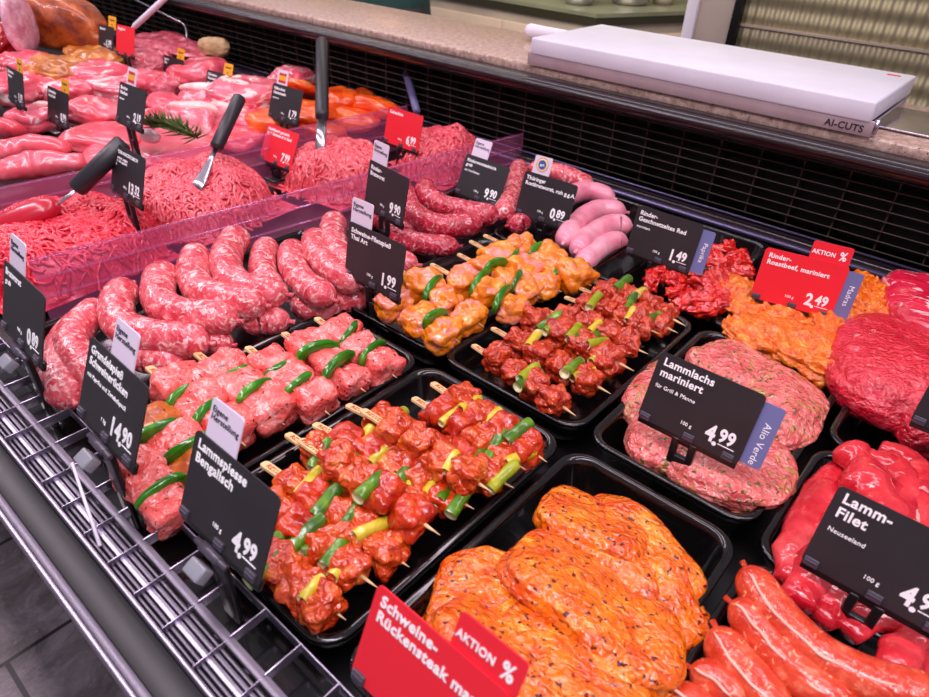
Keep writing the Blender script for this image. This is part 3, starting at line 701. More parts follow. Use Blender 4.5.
for i, (a, b, z_) in enumerate(RD):
    A, B_ = tri(a, b, z_, z_)
    skewer('beef_skewer', A, B_, 'red', 4, 'dark red skewer with leek pieces, %s from the back of the middle tray' % ORD[i], 'dark red skewers', 300 + i, 'leek', .14, .9)
TH = [((484, 235), (592, 286), .010), ((470, 241), (562, 292), .010), ((458, 254), (541, 298), .012), ((431, 264), (530, 318), .010), ((396, 268), (484, 327), .010), ((366, 286), (460, 342), .006)]
for i, (a, b, z_) in enumerate(TH):
    A, B_ = tri(a, b, z_ + .022, z_)
    skewer('curry_skewer', A, B_, 'thai', 3, 'yellow-orange curry pork skewer, %s from the back of its tray' % ORD[i], 'curry pork skewers', 400 + i, 'pepper', .2, .97, vsc=1.0, lift=.010, pv=.9)

# ------------------------------------------------------------------ sausages
def sausages(data, name, mat, r, labels, group, nub=True, seed=0, vein=False):
    for i, (z_, pts, rr) in enumerate(data):
        zz = z_ if hasattr(z_, '__len__') else [z_] * len(pts)
        P = [at(p[0], p[1], z) for p, z in zip(pts, zz)]
        mb = sausage_mb(P, r * rr, seed + i, nub=nub)
        o = mb.build(name, M[mat]); tag(o, labels[i], 'sausage', group)
        if vein:
            S = spline(P, 6); k = MB(); up = Vector((-.25, -.5, .83)).normalized()
            q = [p + up * r * rr * .985 + Vector((noise.noise(p * 60), noise.noise(p * 70 + Vector((3, 3, 3))), 0)) * .004 for p in S[2:-2]]
            k.tube(q, [.0004] + [.0012] * (len(q) - 2) + [.0004], 6)
            v = k.build('casing_seam', M['vein']); v.location -= o.location; v.parent = o
B1 = [(.012, [(98, 318), (78, 328), (62, 352), (60, 380), (74, 402)], 1.), (.022, [(110, 306), (88, 318), (72, 342), (84, 366), (110, 384)], .98),
      (.030, [(132, 285), (117, 301), (121, 324), (143, 335), (178, 340), (210, 343)], 1.), (.034, [(166, 268), (158, 288), (163, 306), (182, 315), (212, 318), (238, 321)], 1.),
      (.036, [(197, 250), (193, 270), (198, 288), (217, 299), (243, 303), (266, 306)], 1.), (.036, [(241, 233), (229, 249), (226, 268), (236, 284), (256, 291), (288, 295)], 1.),
      (.024, [(268, 243), (263, 260), (264, 277), (276, 290)], .9), (.028, [(292, 245), (292, 263), (301, 280), (317, 292), (334, 300)], .92),
      (.032, [(316, 234), (314, 249), (325, 264), (341, 276), (360, 286)], .92), (.030, [(335, 218), (332, 236), (341, 257), (358, 272), (378, 282)], .95),
      (.010, [(128, 360), (152, 358), (184, 366)], .9), (.008, [(190, 338), (210, 341), (232, 345)], .85), (.010, [(240, 325), (264, 320), (290, 322)], .9), (.0, [(292, 302), (316, 308), (342, 308)], .95), (.0, [(318, 286), (344, 298), (368, 300)], .95), (.010, [(388, 258), (402, 262), (418, 265)], .9), (.006, [(60, 360), (72, 382), (92, 398)], .95)]
L1 = ['coarse pink sausage at the front left corner, curled round the end of its pile', 'coarse pink sausage partly behind the 14.90 sign', 'bent coarse sausage just right of the 14.90 sign tag',
      'bent coarse sausage second above the 14.90 sign, under its neighbour', 'bent coarse sausage in the middle of the row along the acrylic wall', 'hook-shaped coarse sausage with its end nearest the skewers',
      'short upright coarse sausage just right of the hooked one', 'coarse sausage third from the 1.99 sign along the wall', 'coarse sausage second from the 1.99 sign', 'coarse sausage half hidden behind the 1.99 sign',
      'lower coarse sausage beside the first skewer paddle', 'coarse sausage end poking out under the pile near the second paddle', 'lower coarse sausage above the third skewer paddle', 'lower coarse sausage just above the last two skewer paddles', 'lower coarse sausage at the foot of the 1.99 sign', 'round sausage end peeking out right of the 1.99 sign', 'bottom coarse sausage at the left edge beside the front grille']
sausages(B1, 'coarse_sausage', 'bratwurst', .0205, L1, 'coarse pink pork sausages', seed=1)
B2 = [(.026, [(424, 184), (430, 198), (450, 208), (476, 213), (499, 217)], 1.), (.022, [(404, 190), (411, 210), (431, 224), (457, 226), (482, 222)], 1.05), (.010, [(384, 232), (405, 240), (431, 245), (459, 246)], .9),
      (.004, [(508, 226), (516, 224), (530, 222)], .9), (.0, [(372, 214), (394, 226), (420, 236)], .95), (.004, [(400, 178), (404, 196), (418, 214)], 1.)]
L2 = ['dark red beef sausage on top of its pile, end towards the 0.89 sign', 'thick dark red beef sausage below the topmost one', 'lowest dark red beef sausage beside the curry skewers', 'round pink sausage end below the 0.89 sign', 'dark red beef sausage behind the Rinder-Bratwurst sign', 'upright dark red beef sausage against the acrylic wall']
sausages(B2, 'beef_sausage', 'beefwurst', .0185, L2, 'dark red beef sausages', seed=30)
B2b = [(.018, [(520, 165), (514, 184), (508, 204), (500, 215)], 1.), (.020, [(528, 168), (556, 172), (592, 186)], .95), (.004, [(492, 178), (500, 200), (512, 216)], .95)]
sausages(B2b, 'coarse_sausage', 'bratwurst', .018, ['coarse sausage upright between the 9.90 and 0.89 signs', 'coarse sausage lying behind the 0.89 sign below the rear grille', 'coarse sausage behind the 9.90 sign'], 'coarse sausages at the back', seed=50)
B3 = [(.016, [(545, 210), (568, 196), (590, 191), (614, 199)], 1.), (.012, [(563, 243), (576, 224), (598, 210), (626, 212)], 1.), (.010, [(576, 252), (592, 234), (612, 225), (632, 226)], 1.), (.002, [(580, 266), (598, 250), (614, 242), (628, 242)], 1.)]
sausages(B3, 'pale_sausage', 'palewurst', .0175, ['smooth pale sausage %s from the back in its tray' % w_ for w_ in ORD[:4]], 'smooth pale sausages', seed=70)
B4 = [(.026, [(746, 568), (766, 602), (797, 638), (836, 667), (880, 685), (945, 700)], 1.05), (.018, [(731, 602), (751, 622), (780, 657), (816, 690), (860, 720)], 1.), (.012, [(716, 628), (730, 657), (756, 688), (790, 725)], 1.05), (.008, [(690, 668), (718, 684), (750, 712)], .95), (.004, [(671, 687), (690, 704), (720, 728)], .9)]
sausages(B4, 'thin_red_sausage', 'redwurst', .0155, ['thin red sausage uppermost, longest and nearest the lamb fillets', 'thin red sausage second below the lamb fillets', 'thin red sausage in the middle of its five', 'thin red sausage second from the tray edge at the front', 'thin red sausage outermost beside the steak tray edge'], 'thin red sausages', seed=90, vein=True)

# ------------------------------------------------------------------ loose meat
def lump(name, px, py, z, d, mat, label, cat, group=None, rz=0., rx=0., ry=0., e=3., amp=.12, fine=.05, seed=0, n=16, bend=0., taper=0., freq=1.5, fat=None, curl=0.):
    P = at(px, py, z); mb = MB(); rot = eul(rx, ry, rz)
    blob(mb, P, d, e, amp, freq, seed, n, rot, bend, 0, taper, fine, curl)
    o = mb.build(name, M[mat]); tag(o, label, cat, group)
    if fat:
        k = MB(); blob(k, P + rot @ Vector((0, d[1] * fat[1], d[2] * .12)), (d[0] * .96, d[1] * .22, d[2] * .95), 2.6, .08, freq, seed + 3, 10, rot, bend, 0, taper)
        q = k.build('fat_rim', M[fat[0]]); q.location -= o.location; q.parent = o
    return o
# pork steaks: overlapping slabs
ST = [(500, 640, -.012, (.125, .10, .028), .25, .4), (628, 552, -.002, (.13, .09, .030), -.25, -.05), (652, 606, -.006, (.085, .08, .032), .9, .1), (596, 528, .002, (.105, .07, .028), .05, -.25),
      (486, 606, .0, (.085, .085, .03), .5, 0), (578, 592, .016, (.125, .085, .024), -.12, -.30), (512, 664, .020, (.13, .08, .022), -.2, -.25), (570, 668, .018, (.12, .085, .026), .1, -.28), (622, 642, .010, (.085, .085, .03), .5, -.2)]
LS = ['marinated pork steak under the AKTION sign at the front', 'marinated pork steak at the far right end of its tray', 'folded marinated pork steak by the right tray wall', 'marinated pork steak at the back of its tray', 'marinated pork steak by the left tray wall', 'large flat marinated pork steak on top in the middle', 'marinated pork steak just behind the AKTION tag', 'marinated pork steak at the front of the tray, right of the red sign', 'marinated pork steak against the front right wall of the tray']
for i, (px, py, z, d, rz, rx) in enumerate(ST):
    lump('pork_steak', px, py, z, d, 'steak', LS[i], 'steak', 'marinated pork steaks', rz, rx, seed=500 + i, amp=.15, fine=.05, n=24, e=3.4, bend=.05, )
# lamb loins with herbs
LL = [(668, 396, -.008, (.085, .13, .03), .1), (735, 372, .0, (.10, .10, .034), -.3), (680, 440, -.006, (.11, .10, .032), .4), (780, 408, .0, (.085, .13, .036), .1), (728, 464, .0, (.115, .10, .034), .2), (716, 482, -.012, (.09, .06, .03), .1)]
LLs = ['pale herbed lamb loin at the left of its tray, beside the card', 'pale herbed lamb loin behind the Lammlachs card', 'herbed lamb loin below the card to the left of its stem', 'thick herbed lamb loin right of the blue-grey side tag', 'herbed lamb loin in front of the card stem', 'herbed lamb loin at the front edge of its tray']
for i, (px, py, z, d, rz) in enumerate(LL): lump('lamb_loin', px, py, z, [q * 1.03 for q in d], 'lachs', LLs[i], 'meat', 'herbed lamb loins', rz, seed=530 + i, amp=.12, fine=.07, n=24, e=2.6)
# orange beef slices
RB = [(740, 296, .004, (.085, .08, .028), .3), (770, 338, .002, (.10, .07, .03), .1), (822, 352, .004, (.10, .09, .034), -.1), (866, 300, .012, (.075, .11, .036), .2), (850, 330, .012, (.085, .08, .03), .6), (790, 312, .0, (.08, .09, .03), 0)]
for i, (px, py, z, d, rz) in enumerate(RB): lump('marinated_beef_slice', px, py, z, [q * 1.12 for q in d], 'roast', ['orange marinated beef slice left of the red 2.49 sign', 'orange marinated beef slice in front of the red sign stem', 'orange marinated beef slice right of the red sign stem', 'orange marinated beef slice at the far right by the tray wall', 'orange marinated beef slice below the blue-grey side tag', 'orange marinated beef slice behind the red sign'][i], 'meat', 'orange marinated beef slices', rz, seed=550 + i, amp=.2, fine=.2, n=24, e=2.4, freq=2.2)
# red beef strips: many small pieces
SV = []
for i in range(7):
    mb = MB(); blob(mb, (0, 0, 0), (.042, .021, .018), 2.6, .28, 2., 700 + i, 10, fine=.18, curl=.3 * random.uniform(-1, 1)); o = mb.build('beef_strip', M['strips'], loc=(0, 0, 0)); COL.objects.unlink(o); SV.append(o)
R_ = random.Random(3)
def strip_at(px, py, z):
    o = R_.choice(SV).copy(); COL.objects.link(o); o.location = at(px, py, z); o.rotation_euler = (R_.uniform(-.5, .5), R_.uniform(-.4, .4), R_.uniform(0, PI)); s_ = R_.uniform(.8, 1.15); o.scale = (s_, s_, s_)
    tag(o, 'shiny red marinated beef strip in the heap below the rear grille', 'meat', 'red beef strips')
quad = [(632, 272), (722, 322), (752, 268), (690, 238)]
for i in range(84):
    u, v = R_.random(), R_.random(); a = Vector(quad[0]).lerp(Vector(quad[1]), u); b = Vector(quad[3]).lerp(Vector(quad[2]), u); p = a.lerp(b, v)
    hz = .016 * math.sin(PI * u) * math.sin(PI * min(1, v + .1)) + (-.014 if i < 35 else .0)
    strip_at(p.x, p.y, hz)
for i in range(12):
    strip_at(R_.uniform(718, 742), R_.uniform(248, 282), R_.uniform(.004, .02))
# spoon in the strips
P0 = at(712, 262, .012)
k = MB(); 
vs, fs = CS[10]; k.add([P0 + Vector((v.normalized().x * .018, v.normalized().y * .034, abs(v.normalized().z) * -.012 + .006 * (v.normalized().z < 0))) for v in vs], fs); tag(k.build('serving_spoon', M['tray']), 'glossy black spoon bowl stuck in the red beef strips', 'spoon')
# lamb fillets
LF = [([(848, 450), (868, 478), (880, 515), (874, 560)], .022, .022), ([(838, 470), (810, 520), (786, 582)], .006, .017), ([(852, 498), (826, 548), (798, 604)], .012, .016), ([(890, 455), (905, 490), (900, 545)], .020, .016), ([(918, 465), (926, 500), (935, 570)], .018, .017), ([(872, 540), (846, 585), (818, 622)], .004, .015), ([(905, 560), (880, 600), (848, 634)], .004, .016), ([(930, 590), (915, 635), (890, 672)], .004, .017), ([(960, 600), (940, 640), (912, 684)], -.006, .016), ([(856, 452), (880, 460), (908, 468)], .022, .010), ([(880, 446), (905, 458), (930, 478)], .016, .012)]
for i, (pp, z, r) in enumerate(LF):
    P = [at(a, b, z) for a, b in pp]; S = spline(P, 8); mb = MB(); n_ = len(S)
    mb.tube(S, [r * (.35 + .7 * math.sin(PI * (j + .6) / (n_ + .2)) ** .4) * (1 + .3 * noise.noise(Vector((j * .35, i * 2.2, 0)))) for j in range(n_)], 16, flat=.7)
    for v in mb.v: v += Vector((noise.noise(v * 40), noise.noise(v * 40 + Vector((5, 5, 5))), noise.noise(v * 40 + Vector((9, 2, 1))))) * r * .25
    tag(mb.build('lamb_fillet', M['filet']), ['broad raw lamb fillet above the Lamm-Filet card', 'raw lamb fillet by the left tray wall', 'raw lamb fillet just left of the Lamm-Filet card', 'raw lamb fillet above the right half of the Lamm-Filet card', 'raw lamb fillet at the right frame edge behind its card', 'raw lamb fillet tip under the left clip of its card', 'raw lamb fillet end just left of its sign stem', 'raw lamb fillet end just right of its sign stem', 'raw lamb fillet end at the lower right under its card', 'small lamb fillet scrap with white sinew at the back of the tray', 'curled lamb fillet scrap touching the beef joint'][i], 'meat', 'raw lamb fillets')
# beef joint
lump('beef_joint', 905, 372, .010, (.17, .21, .07), 'beef', 'large raw red beef joint at the right edge in front of the grille', 'meat', rz=.2, seed=600, amp=.10, fine=.05, n=24, e=2.5)
lump('beef_joint', 938, 312, .018, (.13, .17, .06), 'stripedbeef', 'fat-streaked raw beef piece behind the large red joint', 'meat', rz=.4, seed=603, amp=.1, n=16)
lump('beef_joint', 925, 432, .006, (.05, .06, .04), 'beef', 'small raw red beef piece in front of the large joint', 'meat', rz=.4, seed=604, amp=.12, n=16)
# ------------------------------------------------------------------ acrylic walls and mince
def wall(pa, pb, zt, zb, label, ridges=2, t=.004):
    A = at(pa[0], pa[1], zt); B_ = at(pb[0], pb[1], zt); d = (B_ - A); L_ = d.length; ang = math.atan2(d.y, d.x)
    root = empty('acrylic_divider', (A.x, A.y, zb), ang); tag(root, label, 'divider')
    k = MB(); k.box((L_ / 2, 0, (zt - zb) / 2), (L_, t, zt - zb), bev=.0008); k.build('panel', M['acrylic'], root)
    k = MB(); k.tube([(0, 0, zt - zb), (L_, 0, zt - zb)], .0022, 6); k.build('top_edge', M['acrylic'], root)
    for i in range(ridges):
        z_ = (zt - zb) * (.72 - .3 * i); k = MB(); k.tube([(0, -t * .6, z_), (L_, -t * .6, z_)], .0024, 6); k.build('ridge', M['acrylic'], root)
    return root
wall((28, 261), (523, 133.5), .048, -.044, 'clear rose acrylic wall between the mince and the coarse sausages')
wall((-40, 196), (407, 106), .048, -.044, 'clear rose acrylic wall between the mince and the fresh pork cuts')
def mince(c, sx, sy, h, rz, mat, label, n, seed, z0=-.036):
    Rm = random.Random(seed); P = at(c[0], c[1], 0.); mb = MB()
    def H(u, v):   # mound height in local unit disc
        q = u * u + v * v; return h * max(0, 1 - q ** 1.6) ** .45 * (1 + .25 * noise.noise(Vector((u * 2.5, v * 2.5, seed)))) 
    N = 28; vs = []; fs = []
    rot = Matrix.Rotation(rz, 3, 'Z')
    for i in range(N + 1):
        for j in range(N + 1):
            u, v = 2 * i / N - 1, 2 * j / N - 1
            vs.append(P + rot @ Vector((u * sx, v * sy, 0)) + Vector((0, 0, z0 + H(u, v) - .002)))
    for i in range(N):
        for j in range(N): a = i * (N + 1) + j; fs.append((a, a + N + 1, a + N + 2, a + 1))
    mb.add(vs, fs, 0, True)
    for s_ in range(n):
        a = Rm.uniform(0, 2 * PI); r0 = math.sqrt(Rm.random()) * .97; u, v = r0 * math.cos(a), r0 * math.sin(a); dr = Rm.uniform(0, 2 * PI); pts = []; cur = Rm.uniform(-.6, .6)
        for k in range(7):
            pts.append(P + rot @ Vector((u * sx, v * sy, 0)) + Vector((0, 0, z0 + H(u, v) + .0015 + .0015 * math.sin(k * 1.3 + s_))))
            u += math.cos(dr) * .006 / sx; v += math.sin(dr) * .006 / sy; dr += cur + Rm.uniform(-.35, .35)
        mb.tube(pts, [.0012] + [.0027] * 5 + [.0012], 5, cap=False)
    o = mb.build('minced_meat', M[mat]); tag(o, label, 'mince', kind='stuff'); return o
AW = math.radians(90)
mince((62, 235), .125, .14, .070, .1, 'mince_dark', 'bright red beef mince in the front bin under the red spoon', 900, 1)
mince((195, 190), .125, .125, .074, .1, 'mince_mix', 'pinkish mixed mince in the second bin beside the metal-bladed spoon', 900, 2)
mince((338, 164), .10, .10, .072, .1, 'mince_pork', 'coarse pork mince in the third bin behind the red 7.99 sign', 700, 3)
mince((440, 150), .085, .10, .072, .1, 'mince_mix', 'pork mince in the rear bin beside the spatula', 520, 4)

# ------------------------------------------------------------------ spoons
def rod(name, pts, rads, mat, parent=None, n=14, flat=1.):
    k = MB(); k.tube(pts, rads, n, flat=flat); return k.build(name, M[mat], parent)
def tool(name, label, base, pts):
    r = empty(name, base); tag(r, label, 'spoon'); return r
# red mince spoon with slanted black handle
def seg(r, name, a, b, ra, mat, n=14, steps=None, flat=1.):
    o = r.location; k = MB(); st = steps or [(0, ra * .8), (.03, ra), (.97, ra), (1, ra * .8)]
    k.tube([a.lerp(b, t) - o for t, _ in st], [x for _, x in st], n, flat=flat); return k.build(name, M[mat], r)
a = at(76, 190, .065); b = at(124, 142, .125); r = empty('mince_spoon', at(20, 222, .02)); tag(r, 'red-cupped mince spoon with slanted black handle, left bin', 'spoon')
seg(r, 'handle', a, b, .0135, 'handle')
c_ = at(58, 204, .048); seg(r, 'neck', a, c_, .006, 'steel', flat=.4)
e_ = at(2, 228, .022); seg(r, 'cup', c_, e_, .021, 'redplastic', 16, [(0, .008), (.04, .016), (.3, .022), (.95, .023), (1, .021)], flat=.8)
a = at(216, 148, .07); b = at(240, 97, .135); r = empty('mince_spoon', at(198, 190, .03)); tag(r, 'black-handled steel spoon standing in the second mince bin', 'spoon')
seg(r, 'handle', a, b, .0115, 'handle'); seg(r, 'blade', a, at(196, 190, .028), .008, 'steel', 10, [(0, .005), (.3, .005), (.8, .012), (1, .010)], flat=.25)
a = at(322, 118, .075); b = at(322, 41, .165); r = empty('mince_spoon', at(320, 150, .03)); tag(r, 'upright black-handled steel spoon in the third mince bin', 'spoon')
seg(r, 'handle', a, b, .0135, 'handle'); seg(r, 'blade', a, at(320, 150, .035), .009, 'steel', 10, [(0, .009), (1, .010)], flat=.3)
a = at(417, 112, .045); b = at(406, 73, .095); r = empty('mince_spatula', at(428, 152, .0)); tag(r, 'violet-grey handled steel spatula in the rear mince bin', 'spatula')
seg(r, 'handle', a, b, .0085, 'purplehandle'); seg(r, 'blade', a, at(428, 152, .004), .012, 'steel', 12, [(0, .006), (.25, .008), (1, .024)], flat=.12)
# white rod added in place of a reflection streak over the front grille
k = MB(); p0 = at(72, 463, .03); p1 = at(100, 546, .001); k.tube([p0, p1], [.0012, .0016], 8); tag(k.build('reflection_rod', M['whiteplastic']), 'thin white rod standing in for a glass reflection above the front air grille', 'stick')

# ------------------------------------------------------------------ fresh meat at the far left
FR = [ # name, px, py, z, size, material, rz, label, cat, extras
 ('pork_slab', 36, 118, .02, (.09, .10, .045), 'porkraw', .4, 'cut pork slab with white fat stripes beside the front yellow tag', dict(e=4.5, fat=('porkfat', .35))),
 ('pork_cut', 94, 112, .03, (.13, .10, .05), 'porkloin', .3, 'smooth pork cut left of the flag sign', dict(e=2.6)),
 ('pork_cut', 108, 138, .016, (.16, .13, .04), 'porkloin', .5, 'flat pork cut below the flag sign, behind the black spoon handle', dict(e=3)),
 ('pork_cut', 40, 88, .03, (.14, .12, .06), 'porkraw', .3, 'rounded pork cut between the two yellow-tagged signs', dict()),
 ('pork_cut', 76, 92, .03, (.12, .10, .06), 'porkraw', .9, 'rounded pork cut just right of the second yellow-tagged sign', dict()),
 ('pork_block', 96, 76, .05, (.14, .12, .06), 'belly', .2, 'pork block with white fat layers behind the flag sign', dict(e=5, amp=.06)),
 ('pork_block', 112, 90, .04, (.12, .07, .05), 'belly', .2, 'streaky pork block against the flag sign', dict(e=4.5, amp=.06)),
 ('pork_cut', 14, 88, .04, (.12, .12, .07), 'porkraw', .2, 'pork cut at the left edge behind the first yellow tag', dict()),
 ('pork_cut', 58, 70, .06, (.16, .12, .06), 'golden', .3, 'pale golden-skinned cut in front of the ham', dict(fine=.12)),
 ('pork_cut', 32, 66, .06, (.16, .12, .06), 'porkraw', .3, 'pink cut in front of the netted end of the ham', dict(fine=.12)),
 ('pork_cut', 95, 58, .06, (.18, .12, .05), 'golden', -.2, 'browned cut below the red sign', dict(fine=.14)),
 ('pork_cut', 145, 62, .05, (.14, .10, .06), 'ribs', .3, 'pink cut with bone between the flag sign and the third yellow tag', dict(fine=.12)),
 ('rib_rack', 172, 46, .06, (.34, .13, .035), 'ribs', -.1, 'long pink rib rack at the back under the wire', dict(e=2.4, fine=.12, taper=-.25)),
 ('pork_cut', 145, 82, .04, (.10, .10, .05), 'porkraw', .3, 'pork cut just right of the flag sign', dict()),
 ('pork_fillet', 165, 105, .03, (.11, .07, .045), 'porkraw', -.3, 'orange-pink fillet above the rosemary', dict(e=2.6)),
 ('pork_fillet', 150, 121, .02, (.08, .07, .04), 'porkraw', -.3, 'pale fillet end left of the rosemary', dict()),
 ('pork_cut', 200, 74, .04, (.13, .14, .07), 'porkraw', .4, 'large pork cut between the third and fourth yellow tags', dict()),
 ('pork_cut', 160, 88, .03, (.09, .08, .05), 'ribs', .4, 'small pink trimming under the third yellow-tagged sign', dict(fine=.1)),
 ('pork_chop', 196, 104, .035, (.09, .10, .03), 'ribs', .7, 'bone-in pork chop behind the rosemary', dict(rx=.5, fat=('porkfat', .4))),
 ('pork_chop', 186, 126, .025, (.11, .11, .032), 'ribs', .5, 'bone-in pork chop lying on the rosemary sprig', dict(rx=.5, fat=('porkfat', .4))),
 ('pork_chop', 214, 122, .02, (.11, .11, .032), 'ribs', .2, 'bone-in pork chop behind the second mince spoon', dict(rx=.3, fat=('porkfat', .4))),
 ('pork_slab', 178, 150, .012, (.20, .14, .035), 'porkloin', -.6, 'smooth pink pork slab behind the acrylic wall below the rosemary', dict(e=3.2)),
 ('pork_slab', 120, 160, .008, (.16, .12, .035), 'porkraw', -.6, 'pale pork slab behind the acrylic wall beside the dark handle', dict(e=3.2)),
 ('pork_belly', 248, 96, .045, (.15, .16, .08), 'belly', .3, 'streaky pork belly block right of the fourth yellow tag', dict(e=3.4)),
 ('pork_belly', 292, 82, .04, (.10, .10, .07), 'belly', .3, 'streaky pork belly end behind the second flag sign', dict(e=3.2)),
 ('pork_cut', 246, 120, .02, (.14, .10, .045), 'porkraw', -.2, 'pale pork rind strip in front of the belly block', dict()),
 ('pork_cut', 235, 134, .01, (.16, .10, .04), 'porkloin', -.4, 'flat pink cut behind the acrylic wall, right of the spoon handle', dict()),
 ('marinated_cutlet', 308, 92, .05, (.07, .15, .035), 'chicken', .5, 'orange cutlet standing behind the second flag sign', dict(rx=-.5)),
 ('marinated_cutlet', 270, 120, .03, (.09, .10, .04), 'chicken', .5, 'orange cutlet below the second flag sign, left', dict()),
 ('marinated_cutlet', 308, 114, .03, (.11, .10, .045), 'chicken', .2, 'orange cutlet in front, left of the upright spoon', dict()),
 ('marinated_cutlet', 340, 100, .045, (.08, .11, .05), 'chicken', 1.2, 'round orange cutlet just right of the upright spoon', dict()),
 ('marinated_cutlet', 372, 106, .045, (.15, .05, .042), 'chicken', .15, 'long orange cutlet at the right end, on top', dict(e=2.4)),
 ('marinated_cutlet', 362, 98, .042, (.06, .07, .04), 'chicken', .3, 'small round orange cutlet behind the long one', dict(e=2.4)),
 ('marinated_cutlet', 352, 118, .02, (.15, .07, .045), 'chicken', .1, 'long orange cutlet behind the acrylic wall', dict(e=2.4)),
 ('marinated_cutlet', 320, 130, .01, (.13, .06, .04), 'chicken', .1, 'lowest orange cutlet behind the acrylic wall', dict(e=2.4)),
]
for i, (nm, px, py, z, d, mt, rz, lab, kw) in enumerate(FR):
    kk = dict(amp=.13, fine=.06, n=16, e=2.8); kk.update(kw); lump(nm, px, py, z - .022, (d[0] * 1.12, d[1] * 1.12, d[2]), mt, lab, 'meat', None, rz, seed=800 + i, **kk)
for i, (pp, z, rr, lab) in enumerate((([(-20, 153), (10, 149), (40, 147), (68, 149)], .014, .026, 'long pork tenderloin near the acrylic wall, upper of two'), ([(-24, 176), (12, 168), (45, 163), (84, 162)], .012, .027, 'long pork tenderloin nearest the acrylic wall, lower of two'), ([(-30, 130), (0, 127), (20, 131)], .012, .026, 'pork tenderloin end at the left frame edge'))):
    S = spline([at(a, b, z) for a, b in pp], 10); n_ = len(S); mb = MB()
    mb.tube(S, [rr * (.2 + .85 * math.sin(PI * (j + .8) / (n_ + .6)) ** .4) * (1 + .12 * noise.noise(Vector((j * .3, i * 5., 0)))) for j in range(n_)], 16, flat=.85)
    for v in mb.v: v += Vector((noise.noise(v * 22), noise.noise(v * 22 + Vector((5, 5, 5))), noise.noise(v * 22 + Vector((9, 2, 1))))) * rr * .3
    tag(mb.build('pork_tenderloin', M['porkloin']), lab, 'meat')
# bed the cuts lie on
struct(MB().box((-2.45, .62, -.038), (2.55, .90, .02)).build('trim_19', M['deck']))
# whole ham with a netted cut face
P = at(66, 24, .10); rt = eul(0, .12, .55)
r = empty('ham', P - Vector((0, 0, .1))); tag(r, 'whole smoked ham with a white netted cut face at the back left', 'ham')
k = MB(); blob(k, (0, 0, .1), (.25, .14, .14), 2.5, .09, 1.5, 31, 24, rt, taper=-.2); k.build('ham_body', M['ham'], r)
Q = at(26, 24, .12) - r.location; k = MB(); blob(k, Q + Vector((-.01, -.01, 0)), (.03, .12, .145), 2.4, .05, 2, 33, 16, Rz(.62)); k.build('cut_face', M['hamface'], r)
lump('red_pepper', 5, 44, .06, (.10, .10, .10), 'redveg', 'round glossy red pepper at the left frame edge', 'vegetable', seed=901, n=16, e=2.2, amp=.08)
lump('yellow_pepper', 6, 6, .08, (.12, .12, .10), 'yellowveg', 'glossy yellow pepper at the top left corner', 'vegetable', seed=902, n=16, e=2.2, amp=.08)
lump('sausage_roll', 214, 47, .06, (.09, .05, .05), 'bread', 'pale beige cased roll at the end of the rib rack', 'meat', seed=903, n=16, e=2.6, amp=.05, rz=.6)
lump('shallot', 150, 136, .035, (.05, .03, .026), 'shallot', 'pale pink shallot beside the rosemary', 'vegetable', seed=905, n=10, e=2.1, amp=.05, rz=.2)
# rosemary
k = MB(); Rr = random.Random(5); p0 = at(150, 126, .06); p1 = at(198, 138, .05); N = 60
k.tube([p0, p0.lerp(p1, .5) + Vector((0, 0, .008)), p1], .0018, 6)
for i in range(N * 3):
    t = Rr.random(); q = p0.lerp(p1, t) + Vector((0, 0, .008 * math.sin(PI * t))); dv = Vector((Rr.uniform(-1, 1), Rr.uniform(-1, 1), Rr.uniform(-.1, 1.2))).normalized() * Rr.uniform(.018, .034) - (p1 - p0).normalized() * .014
    k.tube([q, q + dv * .6, q + dv], [.0012, .0016, .0003], 4)
tag(k.build('rosemary_sprig', M['herb']), 'sprig of green rosemary on the pork chops', 'herb')
# white tongs handle and wire at the back
a = at(134, 27, .12); b = at(178, -14, .22); r = empty('serving_fork', a - Vector((0, 0, .06))); tag(r, 'white-handled serving fork leaning in the meat at the back', 'fork'); seg(r, 'handle', a, b, .012, 'whiteplastic', flat=.6)
seg(r, 'prongs', a, a + (a - b) * .35, .005, 'steel')
k = MB(); k.tube(spline([at(120, -8, .14), at(148, 6, .14), at(172, 18, .13), at(184, 25, .12), at(187, 38, .10), at(187, 46, .06)], 5), .0025, 6); tag(k.build('wire', M['bumper'] if False else M['steel']), 'thin bent wire hanging over the rib rack', 'wire')

# ------------------------------------------------------------------ price signs
S = sign
S((-.652, .121, .075, .34, -.02), 'black 0.89 price sign with white tag at the left frame edge', [(.009, 'Bratwurst'), (.007, 'grob')], '0.89', tags=[('own', -.022)], hinge=True, base_z=-.02)
S((-.465, .114, .077, .42, -.02), 'black price sign reading 14.90 with white tag, on the front grille', [(.0095, 'Grundelspieß'), (.0095, 'Schweinerücken')], '14.90', tags=[('own', .002)], hinge=True, small='mit Paprika und Zwiebelspeck', unit='1 kg', base_z=-.02)
S((-.320, .122, .061, .41, .01), 'black Lammspiesse Bengalisch price sign on the front grille', [(.0105, 'Lammspiesse'), (.0105, 'Bengalisch')], '4.99', tags=[('own', -.022)], hinge=True, base_z=-.02)
S((-.542, .469, .043, .19, 0), 'black price sign reading 1.99 with white tag between sausages and curry skewers', [(.0082, 'Schweine-Filetspieß'), (.0082, 'Thai Art')], '1.99', tags=[('own', -.030)], base_z=-.03)
S((-.684, .621, .047, .21, -.15), 'black Rinder-Bratwurst price sign in front of the acrylic wall', [(.0085, 'Rinder-'), (.0085, 'Bratwurst')], '9.90', tags=[('own', -.028)], base_z=-.03)
S((-.690, .845, .006, .42, -.03), 'dark price sign reading 9.90 in front of the acrylic wall corner', [(.0075, 'Rinderwurstsalsiccia'), (.0075, 'grob')], '9.90', small='mit Fenchelsaat', tags=[('own', -.022)], base_z=-.03)
